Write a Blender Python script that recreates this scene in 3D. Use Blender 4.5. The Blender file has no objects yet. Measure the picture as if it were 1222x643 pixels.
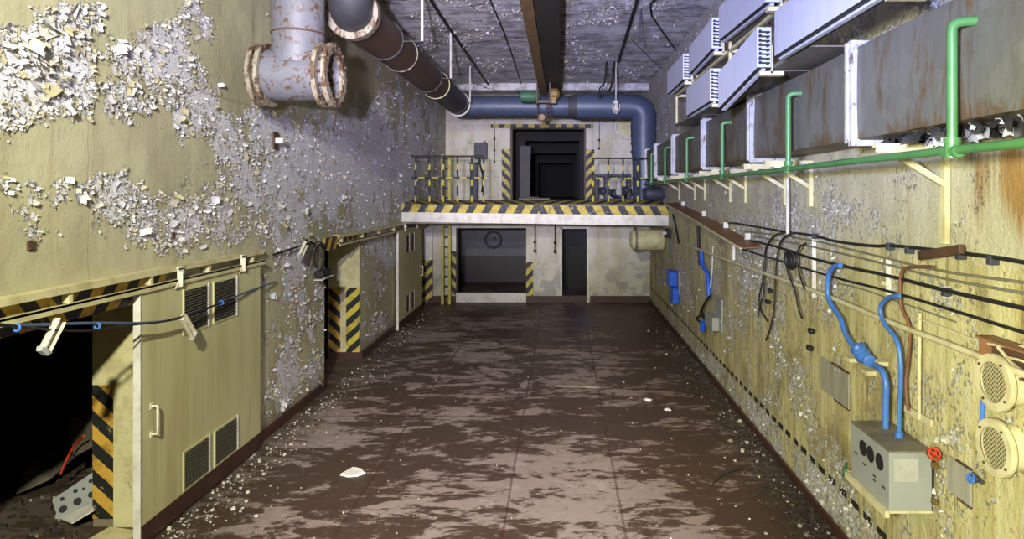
import bpy, math, random
import numpy as np
from mathutils import Vector, Matrix
random.seed(7); RNG = np.random.default_rng(7)
C = bpy.context.scene.collection
SC = bpy.context.scene

# ------------------------------------------------------------------ camera
F, VX, VY, H = 800.0, 670.0, 230.0, 3.2          # focal length in pixels, vanishing point, eye height
cam = bpy.data.cameras.new('camera'); cam_ob = bpy.data.objects.new('camera', cam); C.objects.link(cam_ob)
cam.sensor_fit = 'HORIZONTAL'; cam.sensor_width = 36.0; cam.lens = F * 36.0 / 1222.0
cam.shift_x = -(VX - 611.0) / 1222.0; cam.shift_y = -(321.5 - VY) / 1222.0
cam.clip_start = 0.05; cam.clip_end = 200
cam_ob.location = (0, 0, H); cam_ob.rotation_euler = (math.pi / 2, 0, 0)
SC.camera = cam_ob
# ------------------------------------------------------------------ view, world
SC.view_settings.view_transform = 'Standard'; SC.view_settings.look = 'None'
SC.view_settings.gamma = 1.0; SC.view_settings.use_curve_mapping = False
SC.view_settings.exposure = 0.0
try: SC.cycles.use_denoising = True
except Exception: pass
W = bpy.data.worlds.new('world'); SC.world = W; W.use_nodes = True
W.node_tree.nodes['Background'].inputs[0].default_value = (0.5, 0.5, 0.6, 1)
W.node_tree.nodes['Background'].inputs[1].default_value = 0.0
# ------------------------------------------------------------------ lights (the photographer's lamps, behind the camera)
def lamp(name, kind, loc, target, power, color, size=0.3, angle=90, blend=0.5):
    l = bpy.data.lights.new(name, kind); o = bpy.data.objects.new(name, l); C.objects.link(o)
    l.energy = power; l.color = color; o.location = loc
    if kind == 'SPOT':
        l.spot_size = math.radians(angle); l.spot_blend = blend; l.shadow_soft_size = size
    elif kind == 'AREA':
        l.size = size
    else:
        l.shadow_soft_size = size
    d = Vector(target) - Vector(loc)
    o.rotation_euler = d.to_track_quat('-Z', 'Y').to_euler()
    return o
lamp('warm_work_lamp', 'SPOT', (-1.35, -0.5, 5.15), (-3.7, 6.4, 1.9), 3500, (0.96, 0.96, 0.75), 0.10, 95, 0.9)
lamp('warm_side_lamp', 'SPOT', (-1.0, -0.6, 3.4), (2.59, 5.0, 2.1), 3100, (0.95, 0.96, 0.70), 0.25, 66, 0.9)
lamp('blue_flash', 'SPOT', (-1.0, -0.8, 3.6), (2.3, 9, 5.6), 5200, (0.33, 0.39, 1.0), 0.10, 50, 1.0)
lamp('ceiling_flash', 'SPOT', (-0.6, -0.8, 3.5), (-1.0, 12.5, 6.4), 9500, (0.74, 0.71, 1.0), 0.10, 44, 1.0)
lamp('cool_left_flash', 'SPOT', (-1.0, -0.8, 4.6), (-3.3, 11.5, 5.0), 3000, (0.70, 0.68, 1.0), 0.10, 50, 1.0)
lamp('floor_flash', 'SPOT', (0.0, -0.8, 5.6), (-0.6, 8.3, 0.0), 5600, (0.95, 0.88, 0.97), 0.3, 40, 0.9)
lamp('far_flash', 'SPOT', (-0.4, -1.0, 3.7), (-0.5, 20, 3.5), 4700, (0.97, 0.95, 0.95), 0.15, 22, 0.7)

# ------------------------------------------------------------------ helpers
def pt(px, py, X=None, Y=None, Z=None):
    if X is not None: y = F * X / (px - VX)
    elif Y is not None: y = Y
    else: y = (H - Z) * F / (py - VY)
    return Vector(((px - VX) * y / F, y, H - (py - VY) * y / F))
XL, XR, ZC, YB, YU = -3.87, 2.59, 6.45, 19.6, 22.4

class MB:
    def __init__(s): s.v = []; s.f = []
    def add(s, vs, fs):
        n = len(s.v); s.v += [tuple(v) for v in vs]; s.f += [tuple(i + n for i in f) for f in fs]; return s
    def hexa(s, b, t):      # 4 bottom and 4 top corners, same order
        return s.add(list(b) + list(t), [(3,2,1,0),(4,5,6,7),(0,1,5,4),(1,2,6,5),(2,3,7,6),(3,0,4,7)])
    def box(s, x0, x1, y0, y1, z0, z1):
        x0, x1 = min(x0,x1), max(x0,x1); y0, y1 = min(y0,y1), max(y0,y1); z0, z1 = min(z0,z1), max(z0,z1)
        return s.hexa([(x0,y0,z0),(x1,y0,z0),(x1,y1,z0),(x0,y1,z0)], [(x0,y0,z1),(x1,y0,z1),(x1,y1,z1),(x0,y1,z1)])
    def bar(s, a, b, w, h, up=(0,0,1)):     # rectangular bar from a to b
        a, b = Vector(a), Vector(b); d = (b - a).normalized(); u = Vector(up)
        r = d.cross(u)
        if r.length < 1e-4: r = d.cross(Vector((1,0,0)))
        r.normalize(); u = r.cross(d); r *= w / 2; u *= h / 2
        return s.hexa([a - r - u, a + r - u, a + r + u, a - r + u], [b - r - u, b + r - u, b + r + u, b - r + u])
    def lathe(s, prof, o, axis, seg=24, cap0=True, cap1=True):   # prof = [(dist along axis, radius)]
        o = Vector(o); ax = Vector(axis).normalized()
        a = ax.cross(Vector((0,0,1)))
        if a.length < 1e-3: a = Vector((1,0,0))
        a.normalize(); b = ax.cross(a); vs = []; fs = []
        for t, r in prof:
            for k in range(seg):
                q = 2 * math.pi * k / seg
                vs.append(o + ax * t + (a * math.cos(q) + b * math.sin(q)) * r)
        for i in range(len(prof) - 1):
            for k in range(seg):
                k2 = (k + 1) % seg
                fs.append((i*seg + k, i*seg + k2, (i+1)*seg + k2, (i+1)*seg + k))
        if cap0: fs.append(tuple(range(seg))[::-1])
        if cap1: fs.append(tuple((len(prof)-1)*seg + k for k in range(seg)))
        return s.add(vs, fs)
    def cyl(s, a, b, r, r2=None, seg=16):
        a, b = Vector(a), Vector(b); L = (b - a).length
        return s.lathe([(0, r), (L, r if r2 is None else r2)], a, b - a, seg)
    def tube(s, pts, r, seg=8, smooth=0):
        P = [Vector(p) for p in pts]
        for _ in range(smooth):
            Q = [P[0]]
            for i in range(len(P) - 1):
                Q += [P[i].lerp(P[i+1], .25), P[i].lerp(P[i+1], .75)]
            P = Q + [P[-1]]
        P = [p for i, p in enumerate(P) if i == 0 or (p - P[i-1]).length > 1e-5]
        vs = []; fs = []; nrm = None
        for i, p in enumerate(P):
            t = (P[min(i+1, len(P)-1)] - P[max(i-1, 0)]).normalized()
            if nrm is None:
                nrm = t.cross(Vector((0,0,1)))
                if nrm.length < 1e-2: nrm = t.cross(Vector((0,1,0)))
            nrm = (nrm - t * nrm.dot(t))
            if nrm.length < 1e-6: nrm = t.orthogonal()
            nrm.normalize(); bi = t.cross(nrm)
            for k in range(seg):
                q = 2 * math.pi * k / seg
                vs.append(p + (nrm * math.cos(q) + bi * math.sin(q)) * r)
        for i in range(len(P) - 1):
            for k in range(seg):
                k2 = (k + 1) % seg
                fs.append((i*seg + k, i*seg + k2, (i+1)*seg + k2, (i+1)*seg + k))
        fs += [tuple(range(seg))[::-1], tuple((len(P)-1)*seg + k for k in range(seg))]
        return s.add(vs, fs)
    def torus(s, o, axis, R, r, seg=28, sub=8):
        o = Vector(o); ax = Vector(axis).normalized(); a = ax.orthogonal().normalized(); b = ax.cross(a); vs = []; fs = []
        for i in range(seg):
            q = 2*math.pi*i/seg; d = a*math.cos(q) + b*math.sin(q)
            for k in range(sub):
                w = 2*math.pi*k/sub
                vs.append(o + d*(R + r*math.cos(w)) + ax*(r*math.sin(w)))
        for i in range(seg):
            for k in range(sub):
                fs.append((i*sub+k, ((i+1)%seg)*sub+k, ((i+1)%seg)*sub+(k+1)%sub, i*sub+(k+1)%sub))
        return s.add(vs, fs)
    def ball(s, o, rx, ry=None, rz=None, seg=12, rows=7):
        ry = ry or rx; rz = rz or rx; o = Vector(o); vs = []; fs = []
        for i in range(rows + 1):
            p = math.pi * i / rows
            for k in range(seg):
                q = 2*math.pi*k/seg
                vs.append(o + Vector((rx*math.sin(p)*math.cos(q), ry*math.sin(p)*math.sin(q), rz*math.cos(p))))
        for i in range(rows):
            for k in range(seg):
                fs.append((i*seg+k, (i+1)*seg+k, (i+1)*seg+(k+1)%seg, i*seg+(k+1)%seg))
        return s.add(vs, fs)

WL = {}
def link(name, me, mat, parent=None, org=None, smooth=False, bevel=0):
    o = bpy.data.objects.new(name, me); C.objects.link(o)
    if mat is not None: me.materials.append(mat)
    o['wl'] = 0; del o['wl']
    if parent is not None:
        o.parent = parent; o.location = Vector(org) - WL[parent.name]
    else: o.location = org
    WL[o.name] = Vector(org)
    if smooth:
        for p in me.polygons: p.use_smooth = True
        try: me.set_sharp_from_angle(angle=math.radians(40))
        except Exception: pass
    if bevel:
        b = o.modifiers.new('bevel', 'BEVEL'); b.width = bevel; b.segments = 2; b.limit_method = 'ANGLE'; b.angle_limit = math.radians(50)
    return o
def obj(name, mb, mat, parent=None, smooth=False, bevel=0):
    v = np.array(mb.v, dtype=float); lo = v.min(0); hi = v.max(0)
    org = np.array([(lo[0]+hi[0])/2, (lo[1]+hi[1])/2, lo[2]])
    me = bpy.data.meshes.new(name); me.from_pydata((v - org).tolist(), [], mb.f)
    import bmesh
    bm = bmesh.new(); bm.from_mesh(me); bmesh.ops.recalc_face_normals(bm, faces=bm.faces); bm.to_mesh(me); bm.free()
    me.update()
    return link(name, me, mat, parent, Vector(org), smooth, bevel)
def tag(o, label, cat, group=None, kind=None):
    o['label'] = label; o['category'] = cat
    if group: o['group'] = group
    if kind: o['kind'] = kind
    return o
def thing(name, loc, label, cat, group=None):
    o = bpy.data.objects.new(name, None); C.objects.link(o); o.location = loc; o.empty_display_size = 0.1
    WL[o.name] = Vector(loc)
    return tag(o, label, cat, group)
def struct(name, mb, mat, label=None, **k):
    o = obj(name, mb, mat, **k); o['kind'] = 'structure'
    if label: o['label'] = label
    return o

# ------------------------------------------------------------------ noise for paint-loss masks
_T = RNG.random((256, 256))
def vnoise(x, y):
    xi = np.floor(x).astype(int); yi = np.floor(y).astype(int); fx = x - xi; fy = y - yi
    fx = fx*fx*(3-2*fx); fy = fy*fy*(3-2*fy)
    a = _T[xi % 256, yi % 256]; b = _T[(xi+1) % 256, yi % 256]; c = _T[xi % 256, (yi+1) % 256]; d = _T[(xi+1) % 256, (yi+1) % 256]
    return (a*(1-fx)+b*fx)*(1-fy) + (c*(1-fx)+d*fx)*fy
def fbm(x, y, o=4):
    s = 0; a = .5; t = 0
    for i in range(o):
        s = s + a*vnoise(x*2**i + 17*i, y*2**i + 31*i); t += a; a *= .55
    return s / t
def sm(e0, e1, x):
    t = np.clip((x - e0)/(e1 - e0), 0, 1); return t*t*(3-2*t)

# ------------------------------------------------------------------ materials
def lin(r, g, b):
    f = lambda c: (c/255)/12.92 if c/255 <= .04045 else ((c/255+.055)/1.055)**2.4
    return (f(r), f(g), f(b), 1)
class NT:
    def __init__(s, name):
        s.m = bpy.data.materials.new(name); s.m.use_nodes = True; s.t = s.m.node_tree; s.b = s.t.nodes['Principled BSDF']
        s._pos = None
    def n(s, typ, **k):
        x = s.t.nodes.new(typ)
        for a, b in k.items(): setattr(x, a, b)
        return x
    def set(s, sock, v):
        if v is None: return
        if hasattr(v, 'is_output') or isinstance(v, bpy.types.NodeSocket): s.t.links.new(v, sock)
        else: sock.default_value = v
    def pos(s):
        if s._pos is None: s._pos = s.n('ShaderNodeNewGeometry').outputs['Position']
        return s._pos
    def map(s, scale, loc=(0,0,0)):
        x = s.n('ShaderNodeMapping'); s.set(x.inputs[0], s.pos()); x.inputs['Scale'].default_value = scale; x.inputs['Location'].default_value = loc
        return x.outputs[0]
    def noise(s, scale=1, stretch=(1,1,1), detail=6, rough=.6, dist=0, loc=(0,0,0)):
        x = s.n('ShaderNodeTexNoise'); s.set(x.inputs['Vector'], s.map(stretch, loc))
        x.inputs['Scale'].default_value = scale; x.inputs['Detail'].default_value = detail; x.inputs['Roughness'].default_value = rough; x.inputs['Distortion'].default_value = dist
        return x.outputs['Fac']
    def voro(s, scale=1, stretch=(1,1,1), feature='F1', out='Distance'):
        x = s.n('ShaderNodeTexVoronoi'); x.feature = feature; s.set(x.inputs['Vector'], s.map(stretch)); x.inputs['Scale'].default_value = scale
        return x.outputs[out]
    def math(s, op, a, b=None, c=None, clamp=False):
        x = s.n('ShaderNodeMath', operation=op, use_clamp=clamp); s.set(x.inputs[0], a); s.set(x.inputs[1], b); s.set(x.inputs[2], c); return x.outputs[0]
    def step(s, v, lo, hi):
        x = s.n('ShaderNodeMapRange', interpolation_type='SMOOTHSTEP'); s.set(x.inputs[0], v)
        x.inputs[1].default_value = lo; x.inputs[2].default_value = hi; return x.outputs[0]
    def mix(s, fac, a, b):
        x = s.n('ShaderNodeMix', data_type='RGBA'); s.set(x.inputs[0], fac); s.set(x.inputs[6], a); s.set(x.inputs[7], b); return x.outputs[2]
    def attr(s, name):
        x = s.n('ShaderNodeAttribute', attribute_name=name); return x.outputs['Fac']
    def xyz(s):
        x = s.n('ShaderNodeSeparateXYZ'); s.set(x.inputs[0], s.pos()); return x.outputs
    def bump(s, h, strength=.3, dist=.02):
        x = s.n('ShaderNodeBump'); s.set(x.inputs['Height'], h); x.inputs['Strength'].default_value = strength; x.inputs['Distance'].default_value = dist
        s.t.links.new(x.outputs[0], s.b.inputs['Normal'])
    def out(s, col, rough=.6, metal=0, spec=None):
        s.set(s.b.inputs['Base Color'], col); s.set(s.b.inputs['Roughness'], rough); s.set(s.b.inputs['Metallic'], metal)
        if spec is not None: s.b.inputs['Specular IOR Level'].default_value = spec
        return s.m

def paint(name, base, second=None, amt=.5, scale=4, stretch=(1,1,1), rust=0, rustcol=(112,78,44), rough=.55, metal=0, bump=.15, rscale=6, rstretch=(1,1,.5), dark=(40,28,20)):
    n = NT(name); c = lin(*base)
    a = n.noise(scale, stretch, 8, .62)
    if second is None: second = tuple(x*.72 for x in base)
    c = n.mix(n.math('MULTIPLY', n.step(a, .42, .68), amt), c, lin(*second))
    if rust:
        r = n.noise(rscale, rstretch, 9, .7, .6, (3.1, 1.7, 5.2)); r2 = n.noise(rscale*4, (1,1,1), 6, .7)
        e = .72 - rust*.35
        c = n.mix(n.step(r, e, e + .09), c, n.mix(r2, lin(*rustcol), lin(*dark)))
    n.bump(n.noise(scale*9, stretch, 5, .7), bump, .01)
    return n.out(c, rough, metal)

def stripes(name, axis, c0, kz, ky=0, period=.39, duty=.5, yel=(196,172,62), blk=(38,36,40), phase=0, wear=.3, wearcol=(150,140,100), mirror=True):
    n = NT(name); p = n.xyz(); a = p['XYZ'.index(axis)]
    u = n.math('SUBTRACT', a, c0)
    if mirror: u = n.math('ABSOLUTE', u)
    u = n.math('ADD', u, n.math('MULTIPLY', p[2], kz))
    if ky: u = n.math('ADD', u, n.math('MULTIPLY', p[1], ky))
    u = n.math('ADD', u, n.math('MULTIPLY', n.math('SUBTRACT', n.noise(6), .5), .03))
    u = n.math('FRACT', n.math('ADD', n.math('DIVIDE', u, period), phase))
    m = n.math('GREATER_THAN', u, duty)
    d = n.noise(5, (1,1,1), 8, .7)
    yc = n.mix(n.step(d, .45, .7), lin(*yel), lin(yel[0]*.6, yel[1]*.58, yel[2]*.6))
    c = n.mix(m, lin(*blk), yc)
    w = n.noise(9, (1,1,1), 10, .75, 0, (9,4,2))
    c = n.mix(n.step(w, .66 - wear*.25, .70 - wear*.2), c, lin(*wearcol))
    n.bump(n.noise(40), .2, .01)
    return n.out(c, .6)

# ---- wall_left: cream paint that peels to white plaster
def chipc(n, sc):     # a random value per chip of paint
    z = n.voro(sc, (1,1,1), 'F1', 'Color'); b = n.n('ShaderNodeSeparateColor'); n.set(b.inputs[0], z); return b.outputs[0]
def mat_wall_left():
    n = NT('peeling_cream_paint'); p = n.xyz(); peel = n.attr('peel')
    big = n.noise(.9, (1,1,.6), 7, .6); st = n.noise(2.2, (1,3.2,.25), 7, .65)
    c = n.mix(n.step(big, .35, .65), lin(189,184,148), lin(166,160,126))
    c = n.mix(n.math('MULTIPLY', n.step(st, .5, .75), .55), c, lin(140,128,88))
    fine = n.noise(14, (1,1,1), 10, .75); chip = n.math('ADD', n.math('MULTIPLY', chipc(n, 26), .6), n.math('MULTIPLY', chipc(n, 60), .4))
    pl = n.math('ADD', peel, n.math('ADD', n.math('MULTIPLY', n.math('SUBTRACT', fine, .5), .8), n.math('MULTIPLY', n.math('SUBTRACT', chip, .5), .5)))
    m = n.step(pl, .43, .50)
    c = n.mix(m, c, n.mix(n.step(n.noise(40, (1,1,1), 8, .75), .32, .60), lin(172,168,168), lin(220,219,222)))
    dk = n.step(n.math('ABSOLUTE', n.math('SUBTRACT', pl, .42)), .05, .0)
    c = n.mix(n.math('MULTIPLY', dk, .7), c, lin(92,82,58))
    # plaster seams
    for (ax, v, w) in ((2, 4.285, .012), (1, 7.59, .014), (1, 5.48, .006), (1, 9.95, .008), (1, 12.3, .01), (1, 15.2, .01)):
        l = n.step(n.math('ABSOLUTE', n.math('SUBTRACT', p[ax], v)), w, w*.3)
        c = n.mix(n.math('MULTIPLY', l, .45), c, lin(120,104,72))
    # grime towards the floor
    g = n.step(n.math('ADD', p[2], n.math('MULTIPLY', n.noise(3), -.5)), .25, -.25)
    c = n.mix(n.math('MULTIPLY', g, .7), c, lin(96,76,58))
    h = n.math('ADD', n.math('MULTIPLY', m, -1.0), n.math('MULTIPLY', n.noise(30, (1,1,1), 6, .7), .15))
    n.bump(h, .8, .04)
    return n.out(c, .7)
def mat_wall_right():
    n = NT('stained_yellow_paint'); p = n.xyz(); rust = n.attr('rust'); pale = n.attr('pale')
    st = n.noise(2.5, (1,3.5,.16), 8, .65); st2 = n.noise(7, (1,3,.1), 6, .6, 0, (4,2,1))
    c = n.mix(n.step(st, .35, .65), lin(214,206,158), lin(186,174,116))
    c = n.mix(n.math('MULTIPLY', n.step(st2, .5, .72), .4), c, lin(156,136,84))
    bl = n.noise(1.7, (1,1,.7), 10, .72, .4, (6,1,2)); c = n.mix(n.math('MULTIPLY', n.step(bl, .47, .60), .75), c, lin(142,128,86))
    dr = n.noise(3.0, (1,5,.35), 9, .75, .3, (2,9,4)); c = n.mix(n.math('MULTIPLY', n.step(dr, .56, .66), .85), c, lin(116,88,46)); dw = n.noise(2.6, (1,4,.3), 9, .75, .4, (5,3,8)); c = n.mix(n.math('MULTIPLY', n.step(dw, .55, .64), .7), c, lin(206,202,182))
    up = n.step(n.math('ADD', p[2], n.math('MULTIPLY', n.math('SUBTRACT', n.noise(1.6), .5), .5)), 2.68, 2.86)
    c = n.mix(n.math('MULTIPLY', up, .8), c, n.mix(n.noise(3, (1,2,.4)), lin(214,210,188), lin(158,154,130)))
    fine = n.noise(9, (1,1.6,.7), 10, .75, .3)
    pl = n.math('ADD', pale, n.math('ADD', n.math('MULTIPLY', n.math('SUBTRACT', fine, .5), 1.5), n.math('MULTIPLY', n.math('SUBTRACT', chipc(n, 34), .5), .5))); lowb = n.math('MULTIPLY', n.step(p[2], .46, .38), .24); pl = n.math('ADD', pl, lowb); m = n.step(pl, .40, .47)
    c = n.mix(m, c, n.mix(n.step(n.noise(30, (1,1,1), 8, .75), .38, .62), lin(222,220,216), lin(150,146,136)))
    dk = n.step(n.math('ABSOLUTE', n.math('SUBTRACT', pl, .385)), .04, .0); c = n.mix(n.math('MULTIPLY', dk, .6), c, lin(104,88,54))
    rs = n.math('ADD', rust, n.math('MULTIPLY', n.math('SUBTRACT', n.noise(5, (1,5,.25), 9, .75), .5), 1.7))
    c = n.mix(n.math('MULTIPLY', n.step(rs, .22, .72), .88), c, n.mix(n.noise(9, (1,4,.4), 8, .7), lin(184,140,60), lin(116,74,32)))
    sp = n.step(n.noise(26, (1,1,1), 4, .6, 0, (7,7,7)), .72, .77)
    c = n.mix(n.math('MULTIPLY', sp, .7), c, lin(86,66,40))
    # dashed painted line near the floor
    l = n.math('LESS_THAN', n.math('ABSOLUTE', n.math('SUBTRACT', p[2], .446)), .03)
    da = n.math('GREATER_THAN', n.math('FRACT', n.math('DIVIDE', p[1], .25)), .36)
    l2 = n.math('MULTIPLY', n.math('MULTIPLY', l, da), n.math('GREATER_THAN', n.noise(12), .30))
    c = n.mix(l2, c, lin(34,32,30))
    g = n.step(n.math('ADD', p[2], n.math('MULTIPLY', n.math('SUBTRACT', n.noise(5), .5), .3)), .14, .02)
    c = n.mix(g, c, lin(104,58,44))
    n.bump(n.math('ADD', n.math('MULTIPLY', m, -.8), n.math('MULTIPLY', n.noise(28, (1,1,1), 6, .7), .6)), .9, .03)
    return n.out(c, .65)
def mat_floor():
    n = NT('wet_red_brown_floor'); p = n.xyz()
    a = n.noise(2.2, (.55,1.1,1), 10, .68, .8); b = n.noise(.5, (1,1,1), 4, .5, 0, (3,8,0)); d = n.noise(9, (1,1,1), 8, .7)
    wv = n.math('ADD', a, n.math('MULTIPLY', n.math('SUBTRACT', b, .5), .75))
    wv = n.math('ADD', wv, n.math('MULTIPLY', n.math('SUBTRACT', d, .5), .18))
    f2 = n.noise(6.5, (.5,1.3,1), 9, .72, .8, (2,7,1)); wv = n.math('ADD', wv, n.math('MULTIPLY', n.math('SUBTRACT', f2, .5), .8)); wv = n.math('ADD', wv, n.math('MULTIPLY', n.step(p[0], -.5, 2.2), .05)); wet = n.step(wv, .42, .52)
    dry = n.mix(d, lin(148,135,127), lin(117,102,92)); dry = n.mix(n.step(n.noise(3.2, (1,1,1), 8, .7, 0, (5,5,5)), .55, .7), dry, lin(152,138,132))
    we = n.mix(d, lin(80,64,53), lin(57,44,36))
    c = n.mix(wet, dry, we)
    for xv in (-2.12, -.55, .60, 2.10):
        l = n.step(n.math('ABSOLUTE', n.math('ADD', n.math('SUBTRACT', p[0], xv), n.math('MULTIPLY', n.math('SUBTRACT', n.noise(5), .5), .05))), .022, .006)
        c = n.mix(n.math('MULTIPLY', l, .55), c, lin(58,32,26))
    for yv in (9.6, 12.9, 17.3):
        l = n.step(n.math('ABSOLUTE', n.math('SUBTRACT', p[1], yv)), .02, .006)
        c = n.mix(n.math('MULTIPLY', l, .5), c, lin(50,24,18))
    # silt with painted corner shade along the right wall, dust along the left one
    s = n.step(n.math('ADD', p[0], n.math('MULTIPLY', n.math('SUBTRACT', n.noise(4), .5), .8)), 2.0, 2.3)
    c = n.mix(n.math('MULTIPLY', s, .85), c, n.mix(n.noise(30), lin(34,26,18), lin(74,62,46)))
    s2 = n.step(n.math('ADD', p[0], n.math('MULTIPLY', n.math('SUBTRACT', n.noise(3), .5), 1.6)), -3.2, -3.8)
    c = n.mix(n.math('MULTIPLY', s2, .75), c, n.mix(n.noise(14), lin(40,32,24), lin(92,78,62)))
    mud = n.step(n.math('ADD', p[0], n.math('MULTIPLY', n.math('SUBTRACT', n.noise(1.2), .5), 1.5)), .2, 1.6)
    c = n.mix(n.math('MULTIPLY', mud, .5), c, n.mix(wet, lin(104,84,66), lin(62,46,32)))
    r = n.math('SUBTRACT', .75, n.math('MULTIPLY', wet, .30))
    n.bump(n.math('ADD', n.math('MULTIPLY', wet, -.3), n.math('MULTIPLY', d, .5)), .25, .02)
    return n.out(c, r, 0, .22)
def mat_ceiling():
    n = NT('flaking_white_ceiling')
    a = n.noise(2.2, (1,1,1), 10, .72); f = n.noise(16, (1,2,1), 9, .75)
    c = n.mix(n.step(a, .42, .62), lin(214,212,212), lin(160,156,150))
    c = n.mix(n.math('MULTIPLY', n.step(f, .54, .68), .7), c, lin(104,96,88))
    l = n.step(n.math('ABSOLUTE', n.math('SUBTRACT', n.noise(1.1, (.3,2.2,1), 6, .6), .5)), .018, .004)
    c = n.mix(n.math('MULTIPLY', l, .8), c, lin(58,50,42))
    n.bump(n.math('ADD', f, n.math('MULTIPLY', n.voro(9), .4)), .9, .05)
    return n.out(c, .75)
def mat_back():
    n = NT('white_painted_concrete'); p = n.xyz()
    a = n.noise(2.0, (1,1,.5), 8, .65); f = n.noise(5, (1,1,.8), 9, .75, .4)
    c = n.mix(n.step(a, .4, .65), lin(204,200,186), lin(184,176,148))
    c = n.mix(n.math('MULTIPLY', n.step(f, .57, .66), .7), c, lin(138,134,128))
    low = n.math('MULTIPLY', n.step(p[2], 1.3, .6), n.step(n.noise(2.6, (1,1,1), 6, .6, 0, (2,6,3)), .5, .56))
    c = n.mix(n.math('MULTIPLY', low, .7), c, lin(150,148,148))
    for (ax, v) in ((0, -2.95), (0, 1.05), (2, 4.28)):
        l = n.step(n.math('ABSOLUTE', n.math('SUBTRACT', p[ax], v)), .02, .006); c = n.mix(n.math('MULTIPLY', l, .35), c, lin(110,106,98))
    n.bump(n.noise(20, (1,1,1), 6, .7), .3, .02)
    return n.out(c, .7)
def mat_flake():
    n = NT('loose_paint_flakes'); t = n.attr('tone')
    c = n.mix(n.step(t, .15, .75), lin(172,162,124), lin(206,204,206))
    return n.out(c, .6)
def mat_duct():
    n = NT('rusting_galvanised_duct'); p = n.xyz()
    z = n.voro(5, (1,1,1), 'F1', 'Color'); a = n.noise(1.4, (1,1.4,.7), 8, .6)
    c = n.mix(a, lin(132,132,126), lin(98,97,90))
    bw = n.n('ShaderNodeRGBToBW'); n.set(bw.inputs[0], z); c = n.mix(n.math('MULTIPLY', bw.outputs[0], .35), c, lin(70,68,64))
    far = n.step(p[1], 4.5, 9.0)
    r = n.noise(2.6, (1,1.6,.45), 12, .78, .5); r = n.math('ADD', r, n.math('MULTIPLY', far, .05))
    low = n.math('MULTIPLY', n.step(p[2], 3.72, 3.58), .07); r = n.math('ADD', r, low)
    rc = n.mix(n.noise(9, (1,1,.4), 8, .7), lin(124,92,50), lin(66,48,34))
    c = n.mix(n.math('MULTIPLY', n.step(r, .52, .62), .8), c, rc)
    sp = n.step(n.noise(15, (1,1,.6), 8, .7, 0, (1,5,2)), .66, .7); c = n.mix(n.math('MULTIPLY', sp, .8), c, lin(140,98,48)); d2 = n.noise(5, (1,2,.5), 9, .7, .5, (8,3,1)); c = n.mix(n.math('MULTIPLY', n.step(d2, .5, .7), .5), c, lin(84,82,66))
    n.bump(n.noise(3), .3, .04)
    return n.out(c, .55, .25)
def plain(name, base, rough=.6, metal=0):
    return paint(name, base, None, .35, 5, (1,1,1), 0, rough=rough, metal=metal, bump=.08)

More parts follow.
